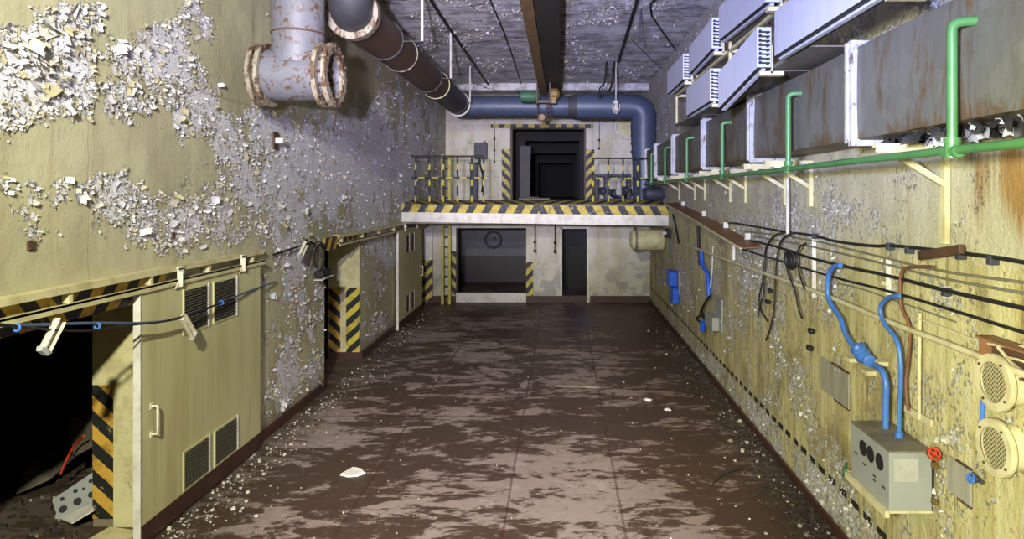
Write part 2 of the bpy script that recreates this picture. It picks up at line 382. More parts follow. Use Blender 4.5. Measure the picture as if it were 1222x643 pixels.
M = dict(
    left=mat_wall_left(), right=mat_wall_right(), floor=mat_floor(), ceil=mat_ceiling(), back=mat_back(), flake=mat_flake(), duct=mat_duct(),
    door=paint('cream_door_paint', (198,194,146), (178,170,118), .7, 2, (1,3,.3), 0, bump=.06, rough=.5),
    cream=paint('old_cream_paint', (204,196,150), (168,154,108), .7, 5, (1,1,1), .25, bump=.2),
    creamp=paint('cream_pipe_paint', (204,196,158), (168,154,112), .6, 6),
    white=paint('chipped_white_paint', (218,214,204), (168,158,142), .5, 6, rust=.12),
    whiterust=paint('white_flange_with_rust', (178,178,182), (140,136,130), .7, 8, rust=.46, rscale=9),
    redband=paint('dark_red_skirting', (70,42,34), (50,32,27), .6, 4),
    baywall=paint('shade_dimmed_bay_wall', (84,84,86), (62,62,62), .6, 2), dado=paint('shade_darkened_dado', (38,28,27), (27,21,21), .6, 3),  # the unlit bay's shade is put into both these colours
    slat=plain('dark_vent_slats', (96,92,74)), dark=plain('dark_recess', (44,42,40), .8), black=plain('black_rubber_and_shade', (28,27,26), .6),
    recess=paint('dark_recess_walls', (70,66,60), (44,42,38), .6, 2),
    pipew=paint('rusty_pale_pipe', (108,108,112), (88,86,86), .6, 3, rust=.56, rscale=12, rstretch=(1,1,.8), rustcol=(112,84,56), rough=.5),
    pipeflange=paint('rusted_flange', (150,142,120), (120,106,84), .6, 6, rust=.72, rscale=9, rustcol=(104,72,46)),
    pipebrown=paint('rust_primer_pipe', (78,56,42), (60,46,38), .6, 2, rust=.2),
    pipedark=paint('dark_grey_pipe', (58,58,62), (46,44,46), .6, 2),
    pipeblue=paint('blue_grey_pipe', (66,76,96), (48,56,74), .6, 2, rough=.45),
    beam=paint('rusty_beam', (124,98,60), (88,70,44), .7, 4, rust=.3), beamshade=paint('shaded_beam_web', (50,44,38), (36,31,27), .6, 4),  # the second beam tone carries the web's shade in its colour
    green=paint('green_pipe_paint', (74,124,72), (58,98,58), .5, 5, rough=.4), dgreen=paint('green_motor_paint', (52,96,66), (40,72,52), .5, 6),
    blue=paint('blue_conduit_paint', (70,116,196), (52,92,168), .5, 8, rough=.4), bbox=paint('bright_blue_box', (40,92,214), (30,72,180), .5, 8, rough=.4),
    panel=paint('white_heater_enamel', (190,192,204), (172,174,190), .4, 4, (1,3,.5), bump=.04, rough=.45),
    shelf=paint('grey_sheet_steel', (112,108,98), (86,84,78), .5, 2, rough=.6), rust=paint('bare_rust', (84,60,44), (56,42,32), .7, 5, rust=.3),
    trayrust=paint('rusty_tray', (134,94,64), (98,64,42), .7, 4, rust=.3),
    grey=paint('grey_box_paint', (150,152,150), (128,130,128), .5, 3, rough=.5), greyl=paint('faded_grey_paint', (172,172,164), (150,152,148), .6, 12), plate=paint('weathered_grey_plate', (158,154,140), (126,118,100), .7, 5, (1,2,.3), rust=.1),
    brass=paint('tarnished_brass', (136,112,60), (96,80,48), .6, 9, metal=.5), redv=paint('red_valve_paint', (190,52,30), (150,40,26), .5, 9),
    yel=paint('yellow_ladder_paint', (184,174,74), (140,130,58), .5, 5), rod=paint('white_rod_paint', (196,192,184), (150,142,130), .5, 6),
    hoist=paint('hoist_yellow', (128,104,46), (76,60,34), .6, 8, rust=.3), iron=paint('dark_machine_iron', (58,60,72), (44,44,54), .6, 5),
    dusty=paint('dust_grey', (120,112,96), (86,78,66), .7, 6), fix=paint('fixture_white', (224,218,196), (176,164,136), .5, 8, rust=.15),
    cgrey=plain('grey_cable', (120,116,100)), cbrown=plain('brown_conduit', (120,80,58)), cblue=plain('blue_grey_cable', (74,92,124)),
)
mesh_n = NT('wire_mesh_cover'); pp = mesh_n.xyz()
_a = mesh_n.math('FRACT', mesh_n.math('MULTIPLY', mesh_n.math('ADD', pp[1], pp[2]), 38)); _b = mesh_n.math('FRACT', mesh_n.math('MULTIPLY', mesh_n.math('SUBTRACT', pp[1], pp[2]), 38))
_m = mesh_n.math('MAXIMUM', mesh_n.math('GREATER_THAN', _a, .66), mesh_n.math('GREATER_THAN', _b, .66))
M['mesh'] = mesh_n.out(mesh_n.mix(_m, lin(66,62,50), lin(176,166,126)), .6)
M['hz_platform'] = stripes('hazard_platform_face', 'X', -.55, .55, 0, .39, .48, phase=.1, wear=.35, wearcol=(170,164,150))
M['hz_top'] = stripes('hazard_platform_top', 'X', -.55, 0, -.55, .39, .48, (180,162,70), (44,42,46), wear=.35, wearcol=(84,78,66))
M['hz_lintel'] = stripes('hazard_lintel', 'Y', 5.28, -.8, 0, .31, .5, (206,168,56), (34,32,32), wear=.3, wearcol=(128,116,80))
M['hz_jr'] = stripes('hazard_jamb_rising', 'X', 0, -1.1, 0, .31, .5, (204,186,66), (28,28,28), wear=.1, mirror=False)
M['hz_jf'] = stripes('hazard_jamb_falling', 'X', 0, 1.1, 0, .31, .5, (200,156,62), (28,28,28), wear=.22, mirror=False)
M['hz_bl'] = stripes('hazard_back_rising', 'X', 0, -1.0, 0, .36, .5, (200,184,80), (44,32,34), wear=.1, mirror=False)
M['hz_bf'] = stripes('hazard_back_falling', 'X', 0, 1.0, 0, .36, .5, (190,178,90), (44,36,44), wear=.1, mirror=False)

# ------------------------------------------------------------------ paint-loss masks (where the photo shows the paint gone)
def blob(px, py, L):
    s = 0
    for cx, cy, rx, ry, w in L: s = s + w*np.exp(-(((px-cx)/rx)**2 + ((py-cy)/ry)**2))
    return s
PEEL_L = [(10,110,40,60,.5),(0,85,26,45,.6),(60,35,75,26,.5),(100,25,45,30,.25),(60,70,60,22,.35),(120,105,95,40,.55),(210,110,60,50,.5),(185,60,60,30,.45),(240,25,45,40,.5),(215,15,30,20,.3),
          (250,170,40,50,.35),(330,175,75,45,.65),(300,150,40,25,.3),(430,170,50,50,.45),(380,230,70,45,.55),(480,200,60,60,.35),(300,250,50,35,.42),(150,235,50,40,.42),(200,270,45,28,.4),(110,215,30,22,.3),(25,222,40,18,.5),(30,265,40,25,.3),
          (150,180,25,8,.2),(250,270,40,25,.4),(345,290,30,30,.35),(350,370,14,90,.5),(340,470,16,45,.5),(375,410,12,40,.3),(360,330,25,25,.35),(450,290,30,30,.4),(455,350,10,50,.4),(70,280,60,14,.25)]
SMOOTH_L = [(150,15,40,24,.5),(290,60,34,60,.8),(140,185,150,26,.4),(390,100,60,40,.4),(100,310,140,16,.4),(60,190,60,14,.3)]
def left_mask(y, z):
    px = VX + F*XL/y; py = VY + (H - z)*F/y
    m = blob(px, py, PEEL_L) - blob(px, py, SMOOTH_L)
    nz = fbm(y*1.5, z*2.2 + 40, 4)
    hf = fbm(y*3.4, z*3.8 + 7, 4); hh = fbm(y*11, z*11 + 3, 2)
    return np.clip((hf - .5)*1.5 + (hh - .5)*.7 + m*.95 + (nz - .5)*.85 + .10*(px > 255)*(py > 120) + (.10*(y > 9.5) + .12*(y > 12))*(z > 2.4) - .035, 0, 1)
PALE_R = [(905,350,18,60,.5),(900,300,30,40,.3),(800,300,30,60,.3),(840,440,20,30,.45),(870,400,14,40,.3),(895,520,40,50,.4),(960,590,40,30,.5),(1010,620,30,30,.5),(945,300,40,50,.3),(980,370,25,25,.4),(1010,270,60,20,.25),(950,460,25,40,.35),
          (1125,525,26,14,.45),(1120,480,14,26,.25),(1000,250,90,14,.3),(1040,420,20,26,.35),(1050,330,60,30,.28),(890,262,60,16,.25),(860,340,26,40,.25),(820,345,16,40,.4),(1195,350,40,16,.2),(1000,560,20,30,.35),(930,400,20,30,.3)]
RUST_R = [(1125,215,6,55,.8),(1170,210,16,90,.6),(1205,190,18,70,.7),(1222,240,22,60,.5),(1125,300,8,50,.35),(1155,330,10,60,.3),(1145,570,20,36,.5),(1190,500,22,60,.25),(967,225,4,30,.5),(1210,470,20,60,.2),(1070,560,10,40,.2),(1110,610,40,40,.25),(1040,230,5,40,.3),(1085,260,8,60,.25),(1140,450,30,60,.15)]
def right_masks(y, z):
    px = VX + F*XR/y; py = VY + (H - z)*F/y
    nz = fbm(y*2.0 + 9, z*1.6 + 3, 4)
    pale = np.clip(blob(px, py, PALE_R)*.85 + (nz - .5)*.9 + .02 + .45*(z > 3.9), 0, 1)
    rust = np.clip(blob(px, py, RUST_R)*1.0 + (fbm(y*3, z*.5, 3) - .60)*.9, 0, 1)
    pale = np.clip(pale + (fbm(y*5, z*4, 3) - .5)*.9 + (fbm(y*14, z*8, 2) - .5)*.5 + .05, 0, 1)
    return pale, rust
def axis(lo, hi, step, cuts):
    a = [lo] + sorted(c for c in cuts if lo < c < hi) + [hi]; r = []
    for i in range(len(a)-1):
        k = max(1, int(round((a[i+1]-a[i])/step))); r += list(np.linspace(a[i], a[i+1], k+1)[:-1])
    return np.array(r + [hi])

OPEN_L = [(3.2, 6.43, 0, 2.2), (10.94, 12.9, 0, 2.25), (18.3, 19.5, 0, 2.2)]
def grid_wall(X, ys, zs, holes, attrs, extra, name, mat, bumpy=.006):
    ny, nz = len(ys), len(zs); Yg, Zg = np.meshgrid(ys, zs, indexing='ij')
    y = Yg.ravel(); z = Zg.ravel()
    n = fbm(y*4, z*4, 3) - .5
    xs = X + bumpy*2*n
    v = np.stack([xs, y, z], 1).tolist(); f = []
    for i in range(ny-1):
        yc = (ys[i]+ys[i+1])/2
        for k in range(nz-1):
            zc = (zs[k]+zs[k+1])/2
            if any(a < yc < b and c <= zc < d for a, b, c, d in holes): continue
            q = (i*nz+k, (i+1)*nz+k, (i+1)*nz+k+1, i*nz+k+1)
            f.append(q if X < 0 else q[::-1])
    m0 = len(v); v += extra.v; f += [tuple(i+m0 for i in g) for g in extra.f]
    me = bpy.data.meshes.new(name); me.from_pydata(v, [], f); me.update()
    for k, arr in attrs(y, z).items():
        at = me.attributes.new(k, 'FLOAT', 'POINT'); full = np.zeros(len(v), dtype=np.float32); full[:len(arr)] = arr; at.data.foreach_set('value', full)
    o = link(name, me, mat, None, Vector((0,0,0))); o['kind'] = 'structure'; return o
# left wall with its three openings, 0.62 m thick
ex = MB(); XI = -4.49
for a, b in ((-4, 3.2), (6.43, 10.94), (12.9, 18.3), (19.5, YU)): ex.box(XI, XL-.012, a, b, 0, ZC)
for a, b, c, d in OPEN_L: ex.box(XI, XL-.012, a, b, d, ZC)
ys = axis(-4, YU, .045, [c for o_ in OPEN_L for c in o_[:2]] + [3.9]); zs = axis(0, ZC, .045, [2.2, 2.25])
grid_wall(XL, ys, zs, OPEN_L, lambda y, z: {'peel': np.where(y > 3.3, left_mask(np.maximum(y, 3.3), z), .1)}, ex, 'wall_left', M['left'])
ys = axis(-4, YU, .045, [3.3]); ex = MB().box(XR+.012, XR+.4, -4, YU, 0, ZC)
def _ra(y, z):
    p, r = right_masks(np.maximum(y, 3.3), z); return {'pale': p, 'rust': r}
grid_wall(XR, ys, axis(0, ZC, .045, []), [], _ra, ex, 'wall_right', M['right'], .008)

struct('floor', MB().box(-8.4, 3.0, -4, 27, -.3, 0), M['floor'])
mb = MB().box(-4.5, 3.0, -4, YU+.4, ZC, ZC+.3)
struct('ceiling', mb, M['ceil'])
struct('wall_front', MB().box(-4.5, 3.0, -4.3, -4, 0, ZC), M['back'])
# side rooms behind the left wall
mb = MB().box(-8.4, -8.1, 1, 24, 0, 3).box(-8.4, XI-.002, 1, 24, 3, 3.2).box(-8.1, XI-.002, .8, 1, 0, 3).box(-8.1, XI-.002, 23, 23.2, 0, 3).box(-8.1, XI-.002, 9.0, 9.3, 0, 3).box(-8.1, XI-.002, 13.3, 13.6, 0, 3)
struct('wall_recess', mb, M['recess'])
# lower back wall with two openings (under the platform)
PB, PT = 2.45, 2.92
AX0, AX1, BX0, BX1 = -3.08, -1.03, .02, .74
mb = MB()
for a, b in ((XL, AX0), (AX1, BX0), (BX1, XR)): mb.box(a, b, YB, YB+.35, 0, PB)
mb.box(AX0, AX1, YB, YB+.35, 2.17, PB).box(BX0, BX1, YB, YB+.35, 2.15, PB)
struct('wall_back', mb, M['back'])
# rooms beyond the lower openings
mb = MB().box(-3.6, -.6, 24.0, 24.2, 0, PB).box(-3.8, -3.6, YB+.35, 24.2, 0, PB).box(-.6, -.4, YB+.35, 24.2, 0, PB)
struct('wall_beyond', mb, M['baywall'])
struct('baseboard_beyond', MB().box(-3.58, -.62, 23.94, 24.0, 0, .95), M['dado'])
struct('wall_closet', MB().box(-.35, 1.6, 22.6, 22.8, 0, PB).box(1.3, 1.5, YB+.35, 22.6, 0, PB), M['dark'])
# upper back wall with the doorway
DX0, DX1, DZ1 = -1.65, .76, 5.36
mb = MB().box(XL, DX0, YU, YU+.5, PT, ZC).box(DX1, XR+.1, YU, YU+.5, PT, ZC).box(DX0, DX1, YU, YU+.5, DZ1, ZC)
struct('wall_back_upper', mb, M['back'])
# corridor beyond the doorway: walls and nested portal frames
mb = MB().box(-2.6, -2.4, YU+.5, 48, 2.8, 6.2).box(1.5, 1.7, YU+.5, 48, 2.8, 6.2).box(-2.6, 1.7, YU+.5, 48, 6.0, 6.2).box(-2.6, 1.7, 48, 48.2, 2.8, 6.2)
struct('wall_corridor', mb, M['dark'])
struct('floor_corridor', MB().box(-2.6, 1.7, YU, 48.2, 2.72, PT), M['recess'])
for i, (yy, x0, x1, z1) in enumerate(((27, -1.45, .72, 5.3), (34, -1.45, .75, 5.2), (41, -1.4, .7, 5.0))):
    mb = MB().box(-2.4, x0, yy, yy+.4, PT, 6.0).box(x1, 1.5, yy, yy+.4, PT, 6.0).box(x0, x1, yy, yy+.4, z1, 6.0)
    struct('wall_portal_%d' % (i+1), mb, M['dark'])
# platform slab with a ladder hatch
HX0, HX1, HY0, HY1 = -3.55, -3.0, 18.9, 19.55
mb = MB().box(XL+.0, HX0, 16.25, YU, PB, PT).box(HX1, XR, 16.25, YU, PB, PT).box(HX0, HX1, 16.25, HY0, PB, PT).box(HX0, HX1, HY1, YU, PB, PT)
struct('platform', mb, M['dusty'], 'concrete loading platform across the far end')
EDGE0, EDGE1 = PB, 2.67
def quadbox(n, pts4, dy, mat, **k):   # front quad (bl, br, tr, tl) extruded back
    b = [Vector(p) for p in pts4]; t = [p + Vector((0, dy, 0)) for p in b]
    return struct(n, MB().hexa(b, t), mat, **k)
yf = 16.2
bl, br = pt(487, 264.5, Y=yf), pt(797, 269.5, Y=yf); ml, mr = pt(487, 253, Y=yf), pt(797, 257.3, Y=yf); tl, tr = pt(487, 243.5, Y=yf), pt(797, 246.5, Y=yf)
for p in (br, mr, tr): p.x = XR - .005
for p in (bl, ml, tl): p.x = XL + .01
quadbox('trim_platform', (bl, br, mr, ml), .05, M['white'])
quadbox('trim_hazard', (ml, mr, tr, tl), .05, M['hz_platform'])
struct('trim_walkway', MB().hexa([tl+Vector((0,.051,-.06)), tr+Vector((0,.051,-.06)), (XR-.005, 17.3, PT-.02), (XL+.01, 17.3, PT-.02)], [tl+Vector((0,.051,0)), tr+Vector((0,.051,0)), (XR-.005, 17.3, PT+.10), (XL+.01, 17.3, PT+.10)]), M['hz_top'])
# hazard paint and skirtings of the openings (thin boards on the concrete)
def board(name, x0, x1, y, z0, z1, mat, t=.012): return struct(name, MB().box(x0, x1, y-t, y, z0, z1), mat)
board('trim_jamb_cream', XI+.2, XL-.01, 6.43, 1.36, 2.2, M['cream']); board('trim_jamb_plain', XI+.2, XL-.12, 6.43, .0, 1.36, M['cream'])
board('trim_jamb_stripe', XI, XI+.2, 6.43, .08, 1.36, M['hz_jf']); board('trim_jamb_edge', XL-.12, XL-.01, 6.43, .08, 1.36, M['hz_jf']); board('trim_jamb_top', XI, XI+.2, 6.43, 1.36, 2.2, M['cream'])
board('trim_passage_stripe', XL-.27, XL, 12.9, .14, 1.38, M['hz_jr']); board('trim_passage_edge', XI+.02, XI+.24, 12.9, .14, 1.38, M['hz_jf'])
board('trim_passage_cream', XI, XL, 12.9, 1.38, 2.25, M['cream']); board('trim_passage_plain', XI+.24, XL-.27, 12.9, .14, 1.38, M['cream']); board('baseboard_passage', XI, XL, 12.9, 0, .14, M['redband'], .02)
board('trim_corner_stripe', -4.12, -3.74, 19.49, .1, 1.25, M['hz_bl'], .03); board('trim_corner_plain', -4.12, -3.74, 19.49, 1.25, 2.2, M['white'], .03)
board('trim_bay_left', -3.22, AX0, YB, .12, 1.5, M['hz_bf']); board('trim_bay_left_plain', -3.22, AX0, YB, 1.5, 2.3, M['white']); board('trim_bay_right', AX1, AX1+.2, YB, .1, 1.18, M['hz_bl'])
board('trim_upper_left', DX0-.34, DX0-.06, YU, PT, 4.65, M['hz_bf'], .03); board('trim_upper_right', DX1+.06, DX1+.34, YU, PT, 4.65, M['hz_bl'], .03)
board('trim_upper_reveal', DX0-.06, DX0, YU, PT, DZ1, M['redband'], .04); board('trim_upper_reveal_right', DX1, DX1+.06, YU, PT, DZ1, M['redband'], .04)
board('trim_upper_lintel', DX0-.7, DX1+.3, YU, DZ1, DZ1+.12, M['hz_top'], .12)
for nme, a, b in (('baseboard_back_left', XL, AX0), ('baseboard_back_middle', AX1, BX1+.05), ('baseboard_back_right', BX1+.1, XR-.01)): struct(nme, MB().box(a, b, YB-.05, YB-.001, 0, .19), M['redband'])
struct('trim_bay_threshold', MB().box(AX0, AX1, YB-.02, YB+.12, .2, .27).box(AX0, AX1, YB, YB+.1, 0, .2), M['white'])
struct('trim_closet_step', MB().box(BX0, BX1, YB-.02, YB+.34, 0, .2), M['redband'])
mb = MB().box(BX0-.05, BX0, YB-.03, YB+.05, .2, 2.2).box(BX1, BX1+.06, YB-.06, YB+.05, .0, 2.2).box(BX0-.05, BX1+.06, YB-.03, YB+.05, 2.15, 2.22)
struct('trim_closet_frame', mb, M['white'])
struct('baseboard_left', MB().box(XL-.0, XL+.035, 8.5, 10.94, 0, .13).box(XL, XL+.035, 12.9, 15.4, 0, .13), M['redband'])
struct('baseboard_right', MB().box(XR-.035, XR-.006, 1.0, YB, 0, .09), M['redband'])
struct('trim_lintel_stripe', MB().box(XL+.008, XL+.026, 3.2, 6.5, 2.2, 2.46), M['hz_lintel'])
struct('trim_passage_lintel', MB().box(XL+.008, XL+.026, 10.9, 13.2, 2.25, 2.46), M['hz_lintel'])

# ------------------------------------------------------------------ loose paint: flakes on the left wall and ceiling (uncountable)
def flakes(name, cen, out, ex_, ez, size, mat, curl=1.6, tone=None):
    N = len(cen); th = RNG.normal(-math.pi/2, 1.3, N); a = np.clip(RNG.normal(curl, .6, N), .3, 2.8)
    d = np.cos(th)[:,None]*ex_ + np.sin(th)[:,None]*ez; w = -np.sin(th)[:,None]*ex_ + np.cos(th)[:,None]*ez
    asp = RNG.uniform(.5, 1.3, N); V = np.zeros((N, 9, 3)); k = 0
    for ti in (0, .55, 1.0):
        al = np.sin(a*ti)/a*size; ho = (1-np.cos(a*ti))/a*size
        for wi in (-.5, 0, .5):
            j = RNG.uniform(.55, 1.2, N); j2 = RNG.uniform(-.18, .18, N)*size
            ww = wi*size*asp*j*(1 - .25*ti)
            V[:,k] = cen + d*(al + j2*(ti > 0))[:,None] + w*ww[:,None] + out*(ho + .004 + abs(wi)*size*.25*RNG.uniform(0, 1, N))[:,None]; k += 1
    fs = []
    base = np.arange(N)*9
    for q in ((0,1,4,3),(1,2,5,4),(3,4,7,6),(4,5,8,7)): fs.append(base[:,None] + np.array(q))
    me = bpy.data.meshes.new(name); me.from_pydata(V.reshape(-1,3).tolist(), [], np.concatenate(fs).tolist())
    at = me.attributes.new('tone', 'FLOAT', 'POINT'); at.data.foreach_set('value', np.repeat(tone if tone is not None else RNG.random(N), 9).astype(np.float32))
    for p in me.polygons: p.use_smooth = True
    return link(name, me, mat, None, Vector((0,0,0)))
K = 260000
y = 1/RNG.uniform(1/21.5, 1/4.3, K); z = RNG.uniform(.2, 6.4, K)       # uniform in the picture, so near paint is as dense as far
m = left_mask(y, z); px = VX + F*XL/y; py = VY + (H-z)*F/y
ok = (RNG.random(K) < np.clip(.95*np.exp(-((m-.45)/.13)**2) + .16*(m > .5), 0, 1)*np.clip(.24 + y*.045, 0, .85)) & (py > -40)
for a, b, c, d in OPEN_L: ok &= ~((y > a-.05) & (y < b+.05) & (z < d+.33))
ok &= ~((y > 18.2) & (z < 3.1)); ok &= ~((y > 5.9) & (y < 8.6) & (z < 2.6)) & ~((y > 15.3) & (y < 18.5) & (z < 2.6))
y, z, m = y[ok], z[ok], m[ok]; N = len(y)
sz = np.clip(RNG.lognormal(-4.05, .6, N), .010, .10)*(1 + .4*np.exp(-((y-5.2)/1.3)**2)*(z > 3.9))*(.8 + .4*m)
print('flakes left', N)
o = flakes('paint_flakes', np.stack([np.full(N, XL+.003), y, z], 1), np.array([1.0,0,0]), np.array([0,1.0,0]), np.array([0,0,1.0]), sz, M['flake'], .85, np.clip(RNG.normal(.55, .28, N), 0, 1))
tag(o, 'white and cream paint flakes peeling all over the left wall', 'peeling paint', None, 'stuff')
K = 26000
y = 1/RNG.uniform(1/22, 1/10.5, K); x = RNG.uniform(-3.7, 2.5, K); nz = fbm(x*1.2 + 5, y*.9, 4)
ok = RNG.random(K) < np.clip((nz - .42)*2.2, 0, .55); y, x = y[ok], x[ok]; N = len(y)
o = flakes('paint_flakes', np.stack([x, y, np.full(N, ZC-.003)], 1), np.array([0,0,-1.0]), np.array([1.0,0,0]), np.array([0,1.0,0]), np.clip(RNG.lognormal(-3.4, .4, N), .02, .09), M['flake'], 1.1, RNG.uniform(.1, .8, N))
tag(o, 'pale paint flakes peeling off the white ceiling', 'peeling paint', None, 'stuff')
K = 60000
y = 1/RNG.uniform(1/18, 1/3.6, K); z = RNG.uniform(.15, 6.4, K); p_, r_ = right_masks(y, z)
ok = RNG.random(K) < np.clip(p_*1.3 - .36, 0, .4)*(~((z > 3.45) & (z < 4.35))); y, z = y[ok], z[ok]; N = len(y)
o = flakes('paint_flakes', np.stack([np.full(N, XR-.010), y, z], 1), np.array([-1.0,0,0]), np.array([0,1.0,0]), np.array([0,0,1.0]), np.clip(RNG.lognormal(-3.8, .4, N), .012, .05), M['flake'], 1.2, RNG.uniform(.2, 1, N))
tag(o, 'small pale paint chips lifting off the yellow right wall', 'peeling paint', None, 'stuff')
# litter on the floor
def litter(name, x, y, size, mat, label, cat, zmax=.012):
    N = len(x); V = []; fs = []
    for i in range(N):
        s = size[i]; h = RNG.uniform(.25, 1)*s*.5; q = RNG.uniform(0, 6.28); k = 5; b0 = len(V)
        rr = RNG.uniform(.5, 1, k)*s*.5
        for t in range(k): V.append((x[i] + rr[t]*math.cos(q + t*1.2566), y[i] + rr[t]*math.sin(q + t*1.2566), .001))
        for t in range(k): V.append((x[i] + .8*rr[t]*math.cos(q + t*1.2566), y[i] + .8*rr[t]*math.sin(q + t*1.2566), .002 + h*RNG.uniform(.4, 1)))
        fs.append(tuple(range(b0+5, b0+10)))
        for t in range(k): fs.append((b0+t, b0+(t+1)%k, b0+5+(t+1)%k, b0+5+t))
    me = bpy.data.meshes.new(name); me.from_pydata(V, [], fs)
    at = me.attributes.new('tone', 'FLOAT', 'POINT'); at.data.foreach_set('value', np.repeat(RNG.random(N), 10).astype(np.float32))
    o = link(name, me, mat, None, Vector((0,0,0))); return tag(o, label, cat, None, 'stuff')
lt = NT('floor_litter'); _t = lt.attr('tone')
lt.out(lt.mix(lt.step(_t, .93, .999), lt.mix(_t, lin(26,21,16), lin(60,50,38)), lin(176,170,150)), .8)
N = 5200; y = 1/RNG.uniform(1/18, 1/5.0, N); x = XR - .03 - np.abs(RNG.normal(0, .21, N))
litter('debris_litter', x, y, np.clip(RNG.lognormal(-3.6, .5, N), .012, .09), lt.m, 'dark rubble and paint chips strewn along the foot of the right wall', 'litter')
N = 1000; y = 1/RNG.uniform(1/18, 1/5.8, N); x = XL + .12 + np.abs(RNG.normal(0, .26, N)); 
lt2 = NT('paint_litter'); _t = lt2.attr('tone'); lt2.out(lt2.mix(lt2.step(_t, .45, .8), lt2.mix(_t, lin(60,48,36), lin(120,104,84)), lin(206,202,190)), .8)
litter('debris_litter', x, y, np.clip(RNG.lognormal(-3.7, .45, N), .012, .08), lt2.m, 'fallen paint chips strewn along the foot of the left wall', 'litter')
N = 260; y = 1/RNG.uniform(1/15, 1/6.0, N); x = RNG.uniform(-3, 2, N)
litter('debris_litter', x, y, np.clip(RNG.lognormal(-4.1, .4, N), .01, .05), lt2.m, 'tiny pale paint chips scattered over the middle of the floor', 'litter')
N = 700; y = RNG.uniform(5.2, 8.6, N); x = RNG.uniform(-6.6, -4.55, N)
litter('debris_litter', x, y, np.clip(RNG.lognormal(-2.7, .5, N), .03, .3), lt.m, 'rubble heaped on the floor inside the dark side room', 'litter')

# ------------------------------------------------------------------ sliding doors on the left wall
def sliding_door(y0, y1, label, vents, hy, hangers, xf=-3.77, z1=2.30):
    t = thing('sliding_door', (xf-.03, (y0+y1)/2, .02), label, 'door', 'sliding doors on the left wall')
    obj('panel', MB().box(xf-.05, xf, y0, y1, .20, z1), M['door'], t, bevel=.006)
    obj('bottom_band', MB().box(xf-.05, xf+.004, y0, y1, .02, .199), M['redband'], t)
    obj('edge_strip', MB().box(xf-.056, xf+.008, y0-.012, y0-.001, .02, z1), M['white'], t)
    for (a, b, c, d) in vents:
        fr = MB()
        fr.box(xf, xf+.012, a, b, c-.02, c).box(xf, xf+.012, a, b, d, d+.02).box(xf, xf+.012, a-.02, a, c-.02, d+.02)
        f = obj('louvre', fr, M['door'], t)
        obj('back_plate', MB().box(xf+.0005, xf+.003, a, b, c, d), M['dark'], f)
        sl = MB(); k = max(5, int((d-c)/.026))
        for i in range(k):
            zz = c + (i+.5)*(d-c)/k; sl.hexa([(xf+.004,a,zz-.008),(xf+.016,a,zz-.012),(xf+.018,a,zz-.008),(xf+.006,a,zz-.004)], [(xf+.004,b,zz-.008),(xf+.016,b,zz-.012),(xf+.018,b,zz-.008),(xf+.006,b,zz-.004)])
        obj('slats', sl, M['slat'], f)
        obj('frame_bar', MB().box(xf, xf+.018, b, b+.03, c-.02, d+.02), M['white'], f)
    h = MB().tube([(xf,hy,.985),(xf+.055,hy,.985),(xf+.06,hy,1.0),(xf+.06,hy,1.225),(xf+.055,hy,1.24),(xf,hy,1.24)], .011, 10)
    h.box(xf, xf+.008, hy-.02, hy+.02, .955, 1.01).box(xf, xf+.008, hy-.02, hy+.02, 1.215, 1.27)
    obj('handle', h, M['fix'], t, smooth=True)
    for hyy in hangers:
        b = MB().box(xf+.005, xf+.02, hyy-.05, hyy+.05, z1-.03, z1+.16).box(xf-.04, xf+.02, hyy-.05, hyy+.05, z1+.14, z1+.17).box(xf+.005, xf+.06, hyy-.055, hyy-.045, z1-.02, z1+.13)
        b.hexa([(xf+.02,hyy-.13,z1-.03),(xf+.03,hyy-.13,z1-.03),(xf+.03,hyy-.04,z1-.03),(xf+.02,hyy-.04,z1-.03)], [(xf+.02,hyy-.10,z1-.005),(xf+.03,hyy-.10,z1-.005),(xf+.03,hyy-.04,z1+.08),(xf+.02,hyy-.04,z1+.08)])
        obj('hanger', b, M['fix'], t, bevel=.003)
    return t
sliding_door(6.0, 8.40, 'large cream sliding door with four louvres beside the dark opening', [(6.69,7.13,1.80,2.22),(7.27,7.75,1.80,2.22),(6.69,7.15,.24,.60),(7.29,7.77,.24,.60)], 6.16, (6.62, 7.92))
sliding_door(15.5, 18.15, 'dim far sliding door just in front of the platform', [(16.25,16.55,1.75,2.18),(16.8,17.1,1.75,2.18),(16.25,16.55,.3,.7),(16.8,17.1,.3,.7)], 17.95, (16.1, 17.4))
def door_track(y0, y1, label, ledge=True):
    t = thing('door_track', (XL+.06, (y0+y1)/2, 2.30), label, 'door track', 'door tracks on the left wall')
    obj('top_ledge', MB().box(XL+.002, XL+.10, y0, y1, 2.465, 2.485).box(XL+.085, XL+.10, y0, y1, 2.43, 2.465), M['cream'], t)
    obj('rail', MB().box(XL+.07, XL+.125, y0, y1-.02, 2.335, 2.35).box(XL+.11, XL+.125, y0, y1-.02, 2.30, 2.35), M['cream'], t)
    k = int((y1-y0)/1.1)
    for i in range(k+1):
        yy = y0 + .25 + i*(y1-y0-.5)/k
        obj('bracket', MB().box(XL+.002, XL+.085, yy-.02, yy+.02, 2.35, 2.465), M['cream'], t)
    return t
door_track(3.9, 8.5, 'flaking cream track above the near opening and cream door'); door_track(11.35, 17.9, 'dim long track above the passage and the far door')

